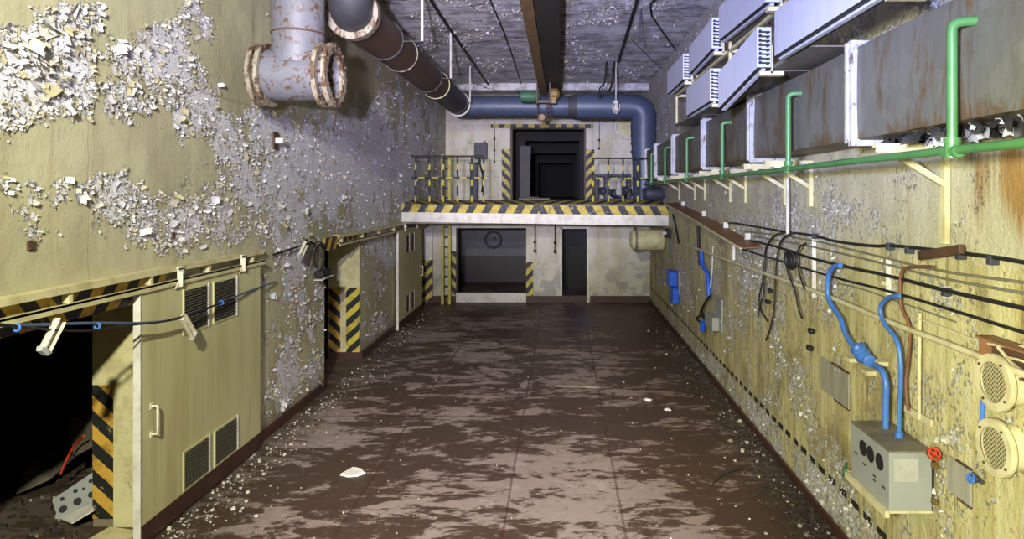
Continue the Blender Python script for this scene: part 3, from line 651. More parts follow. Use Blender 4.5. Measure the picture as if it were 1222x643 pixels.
# ------------------------------------------------------------------ cables and battered lamps across the near opening
cab = [pt(-20,388,X=-3.62), pt(40,388,X=-3.62), pt(110,385,X=-3.62), pt(170,386,X=-3.62), pt(215,381,X=-3.65), pt(262,362,X=-3.69), pt(300,346,X=-3.74), pt(330,336,X=-3.84)]
o = obj('slack_cable', MB().tube(cab, .011, 8, 2), M['cblue'], smooth=True); tag(o, 'dark blue cable slung across the near opening and cream door', 'cable', 'cables across the near opening')
cab = [pt(-20,384,X=-3.60), pt(50,393,X=-3.60), pt(105,396,X=-3.60), pt(160,387,X=-3.60), pt(200,384,X=-3.62), pt(268,360,X=-3.67), pt(312,341,X=-3.82)]
o = obj('slack_cable', MB().tube(cab, .008, 8, 2), M['black'], smooth=True); tag(o, 'thin black cable sagging just below the dark blue one', 'cable', 'cables across the near opening')
for i, (px_, py_) in enumerate(((20,391),(116,389),(264,361))):
    c = pt(px_, py_, X=-3.61 if i < 2 else -3.68); o = obj('cable_clip', MB().torus(c, (0.1,1,-.1), .022, .009, 14, 6), M['blue'], smooth=True)
    tag(o, ['blue tie on the slack cables at the far left edge', 'blue tie on the slack cables over the striped jamb', 'blue tie on the slack cables over the right upper louvre'][i], 'cable tie', 'blue cable ties')
def lamp_bracket(a, b, label, w=.07):
    a, b = Vector(a), Vector(b); t = thing('channel_bracket', b, label, 'bracket', 'white metal brackets hung on cables')
    d = (b-a).normalized(); s = d.cross(Vector((1,0,0))).normalized()*w/2; x = Vector((.012,0,0)); mb = MB()
    mb.hexa([a-s, a+s, a+s+x, a-s+x], [b-s, b+s, b+s+x, b-s+x])
    obj('channel', mb, M['fix'], t)
    sd = MB()
    for q in (-1, 1): sd.hexa([a+s*q, a+s*q*.85, a+s*q*.85+x*4, a+s*q+x*4], [b+s*q, b+s*q*.85, b+s*q*.85+x*4, b+s*q+x*4])
    obj('side_lip', sd, M['fix'], t)
    obj('end_lug', MB().hexa([b-s*1.3, b+s*1.6, b+s*1.6+x*4, b-s*1.3+x*4], [b-s*1.0+d*.03, b+s*1.2+d*.03, b+s*1.2+d*.03+x*3, b-s+d*.03+x*3]), M['whiterust'], t)
    mid = a.lerp(b, .08); obj('cable_strap', MB().torus(mid, (0,1,0), .02, .006, 14, 6), M['fix'], t)
lamp_bracket(pt(68,382,X=-3.62), pt(50,417,X=-3.62), 'white metal channel bracket hanging over the black opening')
lamp_bracket(pt(215,378,X=-3.64), pt(228,400,X=-3.66), 'white metal channel bracket hanging on the cream door')
# ------------------------------------------------------------------ junk in the dark side room
t = thing('perforated_panel', (-4.95, 6.62, .02), 'grey perforated metal panel leaning in the dark side room', 'panel')
A, B, C_, D = pt(62,596,Y=6.6), pt(116,560,Y=6.75), pt(116,606,Y=6.62), pt(70,622,Y=6.5)
pts = [D, C_, B, A]; off = Vector((0,.03,0))
obj('sheet', MB().hexa(pts, [p+off for p in pts]), M['grey'], t)
nrm = (C_-D).cross(A-D).normalized()
if nrm.y > 0: nrm = -nrm
def bil(u, v): return D.lerp(C_, u).lerp(A.lerp(B, u), v)
for u, v, r in ((.17,.4,.035),(.52,.42,.035),(.86,.42,.03),(.2,.78,.018),(.5,.78,.02),(.85,.8,.018),(.68,.7,.012)):
    obj('hole', MB().lathe([(0,r),(.004,r)], bil(u,v)+nrm*.001, nrm, 16), M['black'], t)
def slab(name, poly, th, mat, label, cat):
    p = [Vector(q) for q in poly]; n_ = (p[1]-p[0]).cross(p[2]-p[0]).normalized()*th
    k = len(p); mb = MB(); mb.add(p + [q+n_ for q in p], [tuple(range(k))[::-1], tuple(range(k, 2*k))] + [(i, (i+1)%k, k+(i+1)%k, k+i) for i in range(k)])
    return tag(obj(name, mb, mat), label, cat)
slab('scrap_sheet', [pt(20,590,Y=7.0), pt(60,572,Y=7.2), pt(95,540,Y=7.6), pt(70,536,Y=7.8), pt(30,560,Y=7.3)], .02, M['dusty'], 'crumpled pale sheet lying in the rubble of the side room', 'scrap')
slab('scrap_sheet', [pt(80,500,Y=7.6), pt(116,494,Y=7.2), pt(116,530,Y=7.0), pt(88,545,Y=7.2)], .02, M['dusty'], 'torn pale sheet standing behind the striped jamb', 'scrap')
slab('plastic_sheet', [pt(70,618,Y=6.46), pt(112,600,Y=6.5), pt(112,608,Y=6.35), pt(85,624,Y=6.3)], .012, M['white'], 'flat white scrap under the perforated panel', 'scrap')
o = obj('red_hose', MB().tube([pt(72,566,Y=7.0), pt(82,542,Y=7.05), pt(92,528,Y=7.05), pt(100,520,Y=6.9)], .012, 8, 2), M['redv'], smooth=True); tag(o, 'short red hose poking out of the side room rubble', 'hose')
slab('cardboard_scrap', [(-4.35,6.1,.004),(-4.02,6.0,.004),(-3.95,6.3,.004),(-4.3,6.38,.004)], .02, M['cream'], 'yellowish cardboard scrap on the floor below the striped jamb', 'scrap')
# rusty wall fittings and a junction on the left wall
def wall_box(name, px_, py_, w, h, dpt, mat, label, cat, X=XL, sgn=1, lug=None):
    c = pt(px_, py_, X=X+sgn*.004); t = thing(name, c, label, cat)
    obj('plate', MB().box(c.x, c.x+sgn*dpt, c.y-w/2, c.y+w/2, c.z-h/2, c.z+h/2), mat, t, bevel=.004)
    if lug: obj('lug', MB().box(c.x+sgn*dpt, c.x+sgn*(dpt+.1), c.y-w*.2, c.y+w*.3, c.z-h*.15, c.z+h*.15), lug, t, bevel=.004)
    else:
        for q in (-1, 1): obj('bolt', MB().cyl((c.x+sgn*dpt, c.y+q*w*.3, c.z+q*h*.3), (c.x+sgn*(dpt+.012), c.y+q*w*.3, c.z+q*h*.3), .008, seg=8), M['rust'], t)
    return t
wall_box('anchor_plate', 327, 168, .16, .24, .03, M['rust'], 'rusty anchor plate with white lug below the pale tee pipe', 'wall fitting', lug=M['white'])
wall_box('anchor_plate', 36, 293, .07, .07, .015, M['rust'], 'small square rust plate above the hazard lintel at far left', 'wall fitting')
wall_box('anchor_plate', 206, 281, .05, .06, .015, M['rust'], 'tiny rust plate on the wall above the near door hanger', 'wall fitting')
t = thing('cable_junction', pt(381,325,X=XL+.02), 'black junction box with drooping cables at the passage corner', 'junction box')
c = pt(381,325,X=XL+.01); obj('housing', MB().box(c.x, c.x+.14, c.y-.22, c.y+.14, c.z-.05, c.z+.05), M['black'], t, bevel=.015)
obj('bracket_tray', MB().box(c.x, c.x+.17, c.y-.26, c.y+.2, c.z-.10, c.z-.08).box(c.x+.155, c.x+.17, c.y-.26, c.y+.2, c.z-.10, c.z-.055), M['rod'], t)
for dx, q in ((0, ((376,318),(374,300),(384,288),(386,310),(383,322))), (.03, ((385,318),(388,296),(379,284),(372,300),(368,318))), (.05, ((378,320),(381,306),(376,290),(364,286)))):
    obj('cable', MB().tube([pt(a, b, X=XL+.06+dx) for a, b in q], .012, 6, 2), M['black'], t, smooth=True)
lamp_bracket(pt(363,290,X=XL+.1), pt(356,306,X=XL+.1), 'pale channel bracket on the left wall beside the junction box', .09)
o = obj('slack_cable', MB().tube([pt(326,304,X=XL+.05), pt(345,298,X=XL+.06), pt(362,292,X=XL+.1), pt(374,290,X=XL+.05)], .016, 6, 2), M['black'], smooth=True); tag(o, 'short black cable on the left wall before the passage', 'cable')

# ------------------------------------------------------------------ pale tee pipe
t = thing('tee_pipe', (-3.09, 8.0, 4.2), 'pale rusty tee pipe hanging open-ended beside the left wall', 'pipe')
yc, zc, r = 8.0, 4.60, .305
xl, xr = pt(322,90,Y=8).x, pt(386,90,Y=8).x
b = MB().lathe([(0,r),(xr-xl,r),(xr-xl,r-.03),(0,r-.03)], (xl,yc,zc), (1,0,0), 40, False, False)
obj('body', b, M['pipew'], t, smooth=True)
obj('riser', MB().lathe([(0,.30),(1.72,.30)], ((xl+xr)/2+.02,yc,zc+.12), (0,0,1), 40, False, False), M['pipew'], t, smooth=True)
obj('weld_seam', MB().torus(((xl+xr)/2+.02,yc,pt(361,41,Y=8).z), (0,0,1), .30, .012, 40, 8), M['rust'], t, smooth=True)
obj('inner_plug', MB().lathe([(0,r-.032),(.02,r-.032)], (xl+.2,yc,zc), (1,0,0), 32), M['pipew'], t)
def flange(x, dx, R, par, bolts=14, r_in=.27):
    f = obj('flange', MB().lathe([(0,r_in),(0,R),(dx,R),(dx,r_in)], (x,yc,zc), (1,0,0), 40, False, False).lathe([(0,r_in),(dx,r_in)], (x,yc,zc), (1,0,0), 40, False, False), M['pipeflange'], par, smooth=True)
    for k in range(bolts):
        q = 2*math.pi*k/bolts; obj('bolt', MB().cyl((x-.03, yc+(R-.045)*math.cos(q), zc+(R-.045)*math.sin(q)), (x+dx+.03, yc+(R-.045)*math.cos(q), zc+(R-.045)*math.sin(q)), .017, seg=8), M['rust'], f)
flange(xl-.13, .05, .375, t); flange(xl-.04, .05, .375, t, 0)
flange(xr-.02, .05, .385, t); flange(xr+.10, .05, .385, t)
obj('collar', MB().lathe([(0,.285),(.09,.285)], (xr+.02,yc,zc), (1,0,0), 36, False, False), M['pipew'], t, smooth=True)
# ------------------------------------------------------------------ long ventilation pipe: along the left, across the back, down on the right
t = thing('ventilation_pipe', (-2.7, 13, 5.2), 'long ventilation pipe along the left ceiling, across the far end and down', 'pipe')
AX, AZ, YP = -2.70, 5.52, 18.0
def ring(y_, R, w, mat, nm='collar'): return obj(nm, MB().lathe([(0,.2),(0,R),(w,R),(w,.2)], (AX,y_,AZ), (0,1,0), 36, False, False), mat, t, smooth=True)
el = [(AX+.12,8.36,ZC-.01),(AX+.1,8.36,AZ+.45),(AX+.05,8.40,AZ+.12),(AX,8.62,AZ),(AX,9.0,AZ)]
obj('near_elbow', MB().tube(el, .27, 28, 2), M['pipedark'], t, smooth=True)
ring(8.62, .34, .07, M['pipeflange'], 'flange'); ring(8.74, .34, .05, M['rust'], 'flange')
obj('brown_section', MB().lathe([(0,.29),(14.6-8.8,.29)], (AX,8.8,AZ), (0,1,0), 36), M['pipebrown'], t, smooth=True)
ring(11.2, .305, .05, M['pipeflange']); ring(14.4, .305, .06, M['cream'])
obj('grey_section', MB().lathe([(0,.288),(17.6-14.6,.288)], (AX,14.6,AZ), (0,1,0), 36), M['pipedark'], t, smooth=True)
c0 = Vector((AX, 17.55, AZ)); el = [c0, (AX, 17.75, AZ), (AX+.06, 17.9, AZ), (AX+.2, 18.0, AZ), (AX+.4, 18.0, AZ)]
obj('corner_elbow', MB().tube(el, .285, 28, 2), M['pipeblue'], t, smooth=True)
ring(17.5, .325, .08, M['rod'])
obj('back_section', MB().lathe([(0,.272),(2.75,.272),(2.85,.26)], (AX+.38,YP,AZ), (1,0,0), 36), M['pipeblue'], t, smooth=True)
xr0 = pt(676,128,Y=YP).x
obj('reducer', MB().lathe([(0,.26),(xr0-(AX+3.2),.26),(xr0-(AX+3.2)+.3,.335)], (AX+3.2,YP,AZ), (1,0,0), 36), M['pipedark'], t, smooth=True)
vx = 2.20
obj('right_section', MB().lathe([(0,.335),(vx-.5-xr0-.28,.335)], (xr0+.28,YP,AZ), (1,0,0), 36), M['pipeblue'], t, smooth=True)
el = [(vx-.52,YP,AZ),(vx-.3,YP,AZ-.0),(vx-.1,YP,AZ-.05),(vx,YP,AZ-.2),(vx,YP,AZ-.45),(vx,YP,AZ-.6)]
obj('down_elbow', MB().tube(el, .338, 32, 2), M['pipeblue'], t, smooth=True)
obj('riser', MB().lathe([(0,.345),(1.05,.30)], (vx,YP,AZ-.5), (0,0,-1), 32).cyl((vx,YP,AZ-1.5), (vx,YP,PT), .29, seg=32), M['pipeblue'], t, smooth=True)
for zz in (4.72, 4.5, 4.28): obj('collar', MB().lathe([(0,.2),(0,.345),(.05,.345),(.05,.2)], (vx,YP,zz), (0,0,1), 32, False, False), M['pipeblue'], t, smooth=True)
# hanger rods of that pipe
HL = ['first pale hanger rod holding the brown pipe section', 'middle pale hanger rod beside the dark pipe', 'last pale hanger rod next to the pale end ring']
for i, (yy, xx) in enumerate(((10.2,-2.12),(13.5,-2.23),(17.1,-2.33))):
    h = thing('pipe_hanger', (xx, yy, 5.5), HL[i].replace('rod', 'clamp'), 'pipe hanger', 'hangers of the long ventilation pipe')
    obj('rod', MB().cyl((xx,yy,5.5), (xx,yy,ZC), .022, seg=10), M['rod'], h, smooth=True)
    obj('rod', MB().cyl((-3.15,yy,5.5), (-3.15,yy,ZC), .022, seg=10), M['rust'], h, smooth=True)
    obj('clamp_band', MB().lathe([(0,.293),(0,.305),(.06,.305),(.06,.293)], (AX,yy-.03,AZ), (0,1,0), 32, False, False).box(AX+.28, xx+.04, yy-.03, yy+.03, 5.49, 5.505).box(-3.19, AX-.28, yy-.03, yy+.03, 5.49, 5.505), M['pipedark'], h, smooth=True)
    obj('ceiling_plate', MB().box(xx-.08, xx+.08, yy-.08, yy+.08, ZC-.015, ZC-.001), M['rust'], h)
# ------------------------------------------------------------------ monorail beam and hoist
t = thing('monorail_beam', (-.3, 12, 5.93), 'rusty steel monorail beam running under the ceiling', 'beam')
obj('lower_flange', MB().box(-.60, -.41, -2, 18.6, 5.93, 5.965), M['beam'], t); obj('web', MB().box(-.52, -.49, -2, 18.6, 5.965, 6.40), M['beamshade'], t)
obj('upper_flange', MB().box(-.55, -.10, -2, 18.6, 6.40, 6.449), M['beam'], t); obj('shade_channel', MB().box(-.40, -.03, -2, 18.4, 5.95, 5.98).box(-.05, -.03, -2, 18.4, 5.98, 6.40), M['beamshade'], t)  # dark channel stands in for the shaded right part of the beam
hy = 17.0
t = thing('chain_hoist', (-.35, hy, 5.2), 'green and yellow hoist trolley hanging at the end of the beam', 'hoist')
def hp(px_, py_): return pt(px_, py_, Y=hy)
c = hp(634,115); obj('motor', MB().lathe([(-.3,.08),(-.26,.15),(-.1,.16),(.1,.16),(.14,.13),(.2,.1)], (c.x,hy,c.z), (1,0,0), 20), M['dgreen'], t, smooth=True)
fins = MB()
for k in range(7): fins.lathe([(0,.175),(.012,.175)], (c.x-.2+k*.05,hy,c.z), (1,0,0), 20)
obj('cooling_fins', fins, M['dgreen'], t)
c = hp(661,112); obj('gearbox', MB().lathe([(-.12,.10),(-.1,.15),(.08,.15),(.14,.08)], (c.x,hy,c.z), (1,0,0), 18).box(c.x-.06,c.x+.06,hy-.1,hy+.1,c.z-.25,c.z), M['hoist'], t, smooth=True)
c = hp(650,116); obj('trolley_plate', MB().box(c.x-.2,c.x-.17,hy-.3,hy+.3,c.z-.2,5.95).box(c.x+.12,c.x+.15,hy-.3,hy+.3,c.z-.2,5.95).box(c.x-.2,c.x+.15,hy-.06,hy+.06,c.z-.15,c.z-.08), M['rust'], t, bevel=.006)
for dy in (-.2, .2):
    for xx in (-.56, -.455): obj('wheel', MB().lathe([(-.04,.05),(-.035,.08),(.03,.08),(.04,.06)], (xx, hy+dy, 6.045), (1,0,0), 18), M['iron'], t, smooth=True)
ch = MB()
for q in (642, 653, 657):
    for k in range(9):
        c = hp(q, 122 + k*2.6); ch.torus(c, (1,0,0) if k % 2 else (0,1,0), .028, .009, 10, 5)
obj('chain', ch, M['rust'], t, smooth=True)
c = hp(649,140); obj('hook_block', MB().lathe([(-.05,.08),(0,.1),(.05,.08)], (c.x-.05,hy,c.z), (0,1,0), 16).tube([(c.x-.05,hy,c.z-.09),(c.x+.02,hy,c.z-.15),(c.x+.0,hy,c.z-.22),(c.x-.08,hy,c.z-.22),(c.x-.12,hy,c.z-.16)], .02, 8, 2), M['hoist'], t, smooth=True)
# ------------------------------------------------------------------ ceiling cables, hanging lamp, chains
def ceil_cable(pxs, lab, r=.018, mat='black', nm='ceiling_cable'):
    o = obj(nm, MB().tube([pt(a, b, Z=ZC-.03) for a, b in pxs], r, 6, 1), M[mat], smooth=True); tag(o, lab, 'cable', 'cables on the ceiling'); return o
ceil_cable([(505,-15),(530,25),(556,62),(577,93),(588,108)], 'dark cable on the ceiling between the pipe hangers and the beam', .035)
ceil_cable([(580,-12),(606,50),(622,100)], 'thin dark cable on the ceiling left of the beam', .015)
ceil_cable([(790,-10),(772,10),(792,40),(808,62)], 'dark cable bending on the ceiling above the white panels', .02)
ceil_cable([(764,-12),(750,35),(738,74)], 'thick dark cable on the ceiling right of the beam', .035)
ceil_cable([(752,45),(770,64),(790,82)], 'thin cable slanting across the ceiling towards the right wall', .014, 'cgrey')
o = obj('ceiling_rod', MB().cyl(pt(765,0,Y=11.8), pt(763,48,Y=11.8), .014, seg=8).ball(pt(763,48,Y=11.8), .03), M['iron'], smooth=True); tag(o, 'thin dark rod hanging from the ceiling near the white panels', 'rod')
c = pt(735,126,Y=16.8); t = thing('cage_lamp', c, 'small caged lamp hanging before the blue pipe', 'lamp')
obj('stem', MB().cyl((c.x,c.y,c.z+.15), (c.x,c.y,ZC), .016, seg=8), M['rod'], t, smooth=True)
obj('cap', MB().lathe([(0,.05),(.06,.09),(.1,.03)], (c.x,c.y,c.z+.05), (0,0,1), 16), M['white'], t, smooth=True)
obj('glass', MB().ball((c.x,c.y,c.z-.05), .06, .06, .11), M['rod'], t, smooth=True)
cg = MB()
for k in range(5):
    q = math.pi*2*k/5; cg.tube([(c.x+.09*math.cos(q),c.y+.09*math.sin(q),c.z+.05),(c.x+.11*math.cos(q),c.y+.11*math.sin(q),c.z-.1),(c.x+.02*math.cos(q),c.y+.02*math.sin(q),c.z-.2)], .007, 5, 1)
obj('cage', cg.torus((c.x,c.y,c.z-.08), (0,0,1), .112, .007, 16, 5), M['white'], t)
for q, (pa, lab) in enumerate(((((725,85),(722,98),(717,106),(716,116)), 'twisted dark wires dangling left of the caged lamp'), (((733,82),(729,92),(731,102),(727,110)), 'short knotted dark wires dangling just above the caged lamp'))):
    mb = MB()
    for s_ in range(3): mb.tube([pt(a+random.uniform(-3,3), b, Y=16.6+s_*.05) for a, b in ((pa[0][0]+2, 60),)+pa], .018, 6, 2)
    tag(obj('dangling_wire', mb, M['black'], smooth=True), lab, 'wire')
tag(obj('ceiling_beam', MB().box(XL, XR, 19.9, 20.3, 6.25, ZC-.001), M['ceil']), 'shallow concrete rib across the ceiling before the far wall', 'ceiling rib')
bpy.data.objects['ceiling_beam']['kind'] = 'structure'; bpy.data.objects['ceiling_beam'].name = 'trim_ceiling'

# ------------------------------------------------------------------ far end: railings, ladder, wall fittings
def railing(pxs, top, mid, label, x_ext):
    c = pt((pxs[0]+pxs[-1])/2, 239, Y=16.6); t = thing('railing', (c.x, 16.6, PT), label, 'railing', 'railings on the platform edge')
    zt, zm = pt(0, top, Y=16.6).z, pt(0, mid, Y=16.6).z
    X = [pt(p, 200, Y=16.6).x for p in pxs]; X = [max(x, XL+.06) for x in X]
    for x in X:
        po = obj('post', MB().cyl((x,16.6,PT+.045), (x,16.6,zt), .022, seg=10), M['black'], t, smooth=True)
        for k in range(3): 
            z0 = PT + .06 + k*(zt-PT)/3; obj('yellow_band', MB().cyl((x,16.6,z0), (x,16.6,z0+.14), .0245, seg=10), M['yel'], po, smooth=True)
    a, b = X[0]+x_ext[0], X[-1]+x_ext[1]; a = max(a, XL+.03)
    obj('top_rail', MB().cyl((a,16.6,zt), (b,16.6,zt), .024, seg=10), M['black'], t, smooth=True)
    mr_ = obj('mid_rail', MB().cyl((a,16.6,zm), (b,16.6,zm), .018, seg=10), M['black'], t, smooth=True)
    yb = MB()
    for i in range(len(X)): yb.cyl((X[i]+.06,16.6,zm), (min(X[i]+.22, b),16.6,zm), .0205, seg=10)
    obj('yellow_bands', yb, M['yel'], mr_, smooth=True)
    return t
railing([496,512.5,529,546,563,577], 186.5, 212, 'black and yellow railing left of the upper doorway', (-.1, 0))
railing([708,726,743.5,761], 189, 213, 'black and yellow railing right of the upper doorway', (0, .35))
t = thing('ladder', (-3.27, 19.25, 0), 'yellow ladder rising through the platform at left', 'ladder')
for xx in (-3.40, -3.20): obj('stringer', MB().box(xx-.05, xx+.03, 19.2, 19.26, 0, 4.3), M['yel'], t, bevel=.004)
ru = MB()
for k in range(15): ru.cyl((-3.40,19.23,.25+k*.28), (-3.20,19.23,.25+k*.28), .016, seg=8)
obj('rungs', ru, M['black'], t)
c = pt(574,180,Y=YU-.14); t = thing('switch_box', (c.x,YU-.14,c.z), 'dark switch box on the far wall above the left railing', 'switch box')
w_, h_ = .21, .27
obj('housing', MB().box(c.x-w_,c.x+w_,YU-.28,YU-.001,c.z-h_,c.z+h_), M['iron'], t, bevel=.015); obj('cover', MB().box(c.x-w_*.8,c.x+w_*.2,YU-.30,YU-.28,c.z-h_*.7,c.z+h_*.7), M['pipedark'], t, bevel=.008)
obj('gland', MB().cyl((c.x-.05,YU-.14,c.z-h_), (c.x-.05,YU-.14,c.z-h_-.1), .04, seg=10).cyl((c.x+.12,YU-.14,c.z+h_), (c.x+.12,YU-.14,c.z+h_+.06), .03, seg=10), M['iron'], t, smooth=True)
obj('cable', MB().tube([(c.x-.05,YU-.14,c.z-h_-.1),(c.x,YU-.13,c.z-.6),(c.x+.08,YU-.1,c.z-.9),(c.x+.02,YU-.1,PT+.3)], .03, 8, 2), M['black'], t, smooth=True)
c = pt(567,213,Y=YU-.1); tag(obj('equipment_stand', MB().box(c.x-.12,c.x+.12,YU-.5,YU-.25,PT+.003,4.15).box(c.x-.16,c.x+.16,YU-.55,YU-.2,4.15,4.2), M['iron'], bevel=.01), 'dark narrow cabinet standing behind the left railing', 'cabinet')
def hanging_wire(px_, y0, y1, Y, n, label, r=.012):
    t = thing('hanging_wire', pt(px_, y1, Y=Y), label, 'wire', 'wires hanging at the far end')
    a, b = pt(px_, y0, Y=Y), pt(px_, y1, Y=Y); obj('wire', MB().tube([a, a.lerp(b,.5)+Vector((.01,0,0)), b], r, 6, 1), M['black'], t)
    for k in range(n): obj('knot', MB().ball(a.lerp(b, 1-k*.28), .035, .035, .05), M['black'], t, smooth=True)
hanging_wire(590, 144, 193, YU-.05, 4, 'knotted dark wire on the far wall left of the upper doorway'); hanging_wire(715, 142, 177, YU-.05, 2, 'dark wire on the far wall right of the upper doorway')
hanging_wire(638, 261.9, 299, 18.9, 2, 'weighted chain under the platform nearer the wide bay', .016); hanging_wire(662, 261.9, 300, 18.9, 2, 'weighted chain under the platform nearer the narrow doorway', .016)
c = pt(747,152,Y=YU-.02); t = thing('round_hatch', (c.x,YU,c.z), 'white round hatch on the far wall behind the blue riser', 'hatch')
obj('ring', MB().torus((c.x,YU-.06,c.z), (0,1,0), .36, .05, 36, 10), M['white'], t, smooth=True); obj('cover', MB().lathe([(0,.31),(.05,.31),(.08,.1)], (c.x,YU-.001,c.z), (0,-1,0), 32), M['cream'], t, smooth=True)
# pump set behind the right railing
t = thing('pump_set', (1.45, 21.3, PT), 'dark pump and valve set behind the right railing', 'pump')
def up(px_, py_, Y=21.3): return pt(px_, py_, Y=Y)
obj('base_frame', MB().box(up(709,0).x, up(756,0).x, 21.0, 21.7, PT+.003, PT+.1).box(up(716,0).x, up(750,0).x, 21.1, 21.6, up(0,209).z-.05, up(0,209).z+.03), M['iron'], t, bevel=.01)
for q in (712, 723, 750): obj('leg', MB().box(up(q,0).x-.06, up(q,0).x+.06, 21.2, 21.5, PT+.1, up(0,207).z), M['iron'], t, bevel=.01)
c = up(738,224); obj('cylinder', MB().cyl((c.x,21.2,PT+.2), (c.x,21.2,c.z+.3), .1, seg=16), M['rod'], t, smooth=True)
for q, yv in ((720,228),(733,231),(748,227),(741,234)): obj('valve_body', MB().ball(up(q,yv), .16, .14, .14).torus(up(q,yv-4), (0,0,1), .11, .02, 14, 6), M['iron'], t, smooth=True)
obj('pipework', MB().tube([up(712,231),up(724,226),up(735,233),up(748,229),up(757,233)], .06, 10, 1), M['pipedark'], t, smooth=True)
c = pt(783,231,Y=16.9); tag(obj('valve_wheel_assembly', MB().lathe([(-.3,.1),(-.25,.16),(.1,.17),(.25,.1)], (c.x,16.9,c.z), (1,0,0), 18).torus((c.x-.32,16.9,c.z), (1,0,0), .13, .025, 18, 6).cyl((c.x+.2,16.9,c.z-.25),(c.x+.2,16.9,c.z),.06), M['iron'], smooth=True), 'dark horizontal motor at the right end of the platform', 'motor')
# capped cream pipe under the platform
c = pt(775,286,Y=17.0); t = thing('pipe_stub', (2.1, 17, c.z-.3), 'fat cream capped pipe under the platform at the right wall', 'pipe')
x0 = pt(756,286,Y=17).x
obj('body', MB().lathe([(0,.27),(XR-.02-x0,.27)], (x0,17,c.z), (1,0,0), 32), M['cream'], t, smooth=True); obj('cap', MB().lathe([(-.10,.05),(-.08,.17),(-.03,.25),(0,.27)], (x0,17,c.z), (1,0,0), 32), M['cream'], t, smooth=True)
obj('flange', MB().lathe([(0,.2),(0,.31),(.06,.31),(.06,.2)], (x0+.02,17,c.z), (1,0,0), 32, False, False), M['dusty'], t, smooth=True)
wall_box('junction_box', 800, 278, .3, .22, .1, M['dark'], 'small dark junction box under the platform end on the right wall', 'junction box', X=XR, sgn=-1, lug=M['rod'])
# corridor and room furniture, dim
tag(obj('wall_cabinet', MB().box(-1.6, -1.2, 25.6, 26.4, PT+.003, 5.0).box(-1.18,-1.16,25.7,25.75,3.8,4.0), M['pipedark'], bevel=.02), 'pale tall cabinet inside the upper doorway on the left', 'cabinet')
tag(obj('lit_floor_slab', MB().box(-1.5, -.4, 23.4, 24.6, PT+.003, PT+.10).box(-1.3,-.8,23.6,24.2,PT+.10,PT+.14), M['dusty'], bevel=.02), 'added pale slab standing in for lit floor inside the upper doorway', 'tray')  # low slab added where a lit patch of floor shows
tag(obj('handwheel_valve', MB().torus((-2.4,23.6,1.55), (0,1,0), .28, .03, 24, 8).cyl((-2.4,23.6,1.55),(-2.4,23.95,1.55),.05).bar((-2.66,23.6,1.55),(-2.14,23.6,1.55),.03,.03), M['iron'], smooth=True), 'dark handwheel on the far wall of the wide bay', 'valve')
tag(obj('scrap_sheet', MB().hexa([(-1.6,20.6,.003),(-1.25,20.5,.003),(-1.2,20.8,.003),(-1.6,20.9,.003)], [(-1.6,20.6,.05),(-1.25,20.5,.03),(-1.2,20.8,.05),(-1.6,20.9,.03)]), M['white']), 'pale scrap on the floor inside the wide bay', 'scrap')

# ------------------------------------------------------------------ right wall: duct and its supports
XD = 2.15; DZ0, DZT = 3.59, 4.26
t = thing('air_duct', (XD+.2, 9, DZ0), 'long rusty rectangular duct along the right wall', 'duct')
jy = [2.35, 4.89, 7.5, 10.0, 12.7, 15.1, 16.9]
obj('casing', MB().box(XD, XR-.02, 1.0, 2.33, DZ0, DZT), M['duct'], t)
for i in range(len(jy)-1):
    mb = MB(); y0, y1 = jy[i]+.02, jy[i+1]-.02; n_ = 10
    vs = []; 
    for k in range(n_+1):
        f_ = k/n_; yy = y0+(y1-y0)*f_
        for j in range(7):
            g = j/6; bul = -.018*math.sin(math.pi*f_)*math.sin(math.pi*g); vs.append((XD+bul+.006*math.sin(9*f_+4*g+i), yy, DZ0+(DZT-DZ0)*g))
    fs = [(k*7+j, (k+1)*7+j, (k+1)*7+j+1, k*7+j+1) for k in range(n_) for j in range(6)]
    mb.add(vs, fs); mb.box(XD+.012, XR-.02, y0, y1, DZ0, DZT)
    obj('casing', mb, M['duct'], t)
for i, yy in enumerate(jy):
    f = MB().box(XD-.05, XD+.02, yy-.022, yy+.022, DZ0-.05, DZT+.05).box(XD+.0205, XR-.01, yy-.021, yy+.021, DZ0-.049, DZ0-.005).box(XD+.0205, XR-.01, yy-.021, yy+.021, DZT+.005, DZT+.049)
    f.box(XD-.075, XD-.0505, yy-.008, yy+.03, DZ0-.03, DZT+.03)
    obj('flange', f, M['whiterust'], t, bevel=.004)
N = 150; y = RNG.uniform(2.6, 4.75, N); x = RNG.uniform(XD+.02, XR-.08, N)
o = flakes('torn_insulation', np.stack([x, y, np.full(N, DZ0-.004)], 1), np.array([0,0,-1.0]), np.array([1.0,0,0]), np.array([0,1.0,0]), RNG.uniform(.04, .13, N), None, 1.9, np.where(RNG.random(N) < .3, RNG.uniform(.7, 1, N), RNG.uniform(0, .3, N)))
ti = NT('torn_foil_insulation'); ti.out(ti.mix(ti.step(ti.attr('tone'), .35, .6), lin(40,38,40), lin(176,176,184)), .6); o.data.materials.append(ti.m)
tag(o, 'torn dark and silvery insulation scraps hanging under the near end of the duct', 'insulation', None, 'stuff')
# shelf sheets carrying the panels
SH = ['nearest grey shelf sheet under the white panels', 'second grey shelf sheet under the white panels', 'third grey shelf sheet under the white panels', 'farthest grey shelf sheet under the white panels']
for i, (a, b) in enumerate(((5.1,6.08),(6.12,7.55),(7.6,9.5),(9.55,11.2))):
    tag(obj('shelf_sheet', MB().box(1.895, XR-.01, a, b, DZT+.052, DZT+.062).box(1.895, 1.907, a, b, DZT+.062, DZT+.085), M['shelf']), SH[i], 'shelf', 'shelf sheets under the white panels')
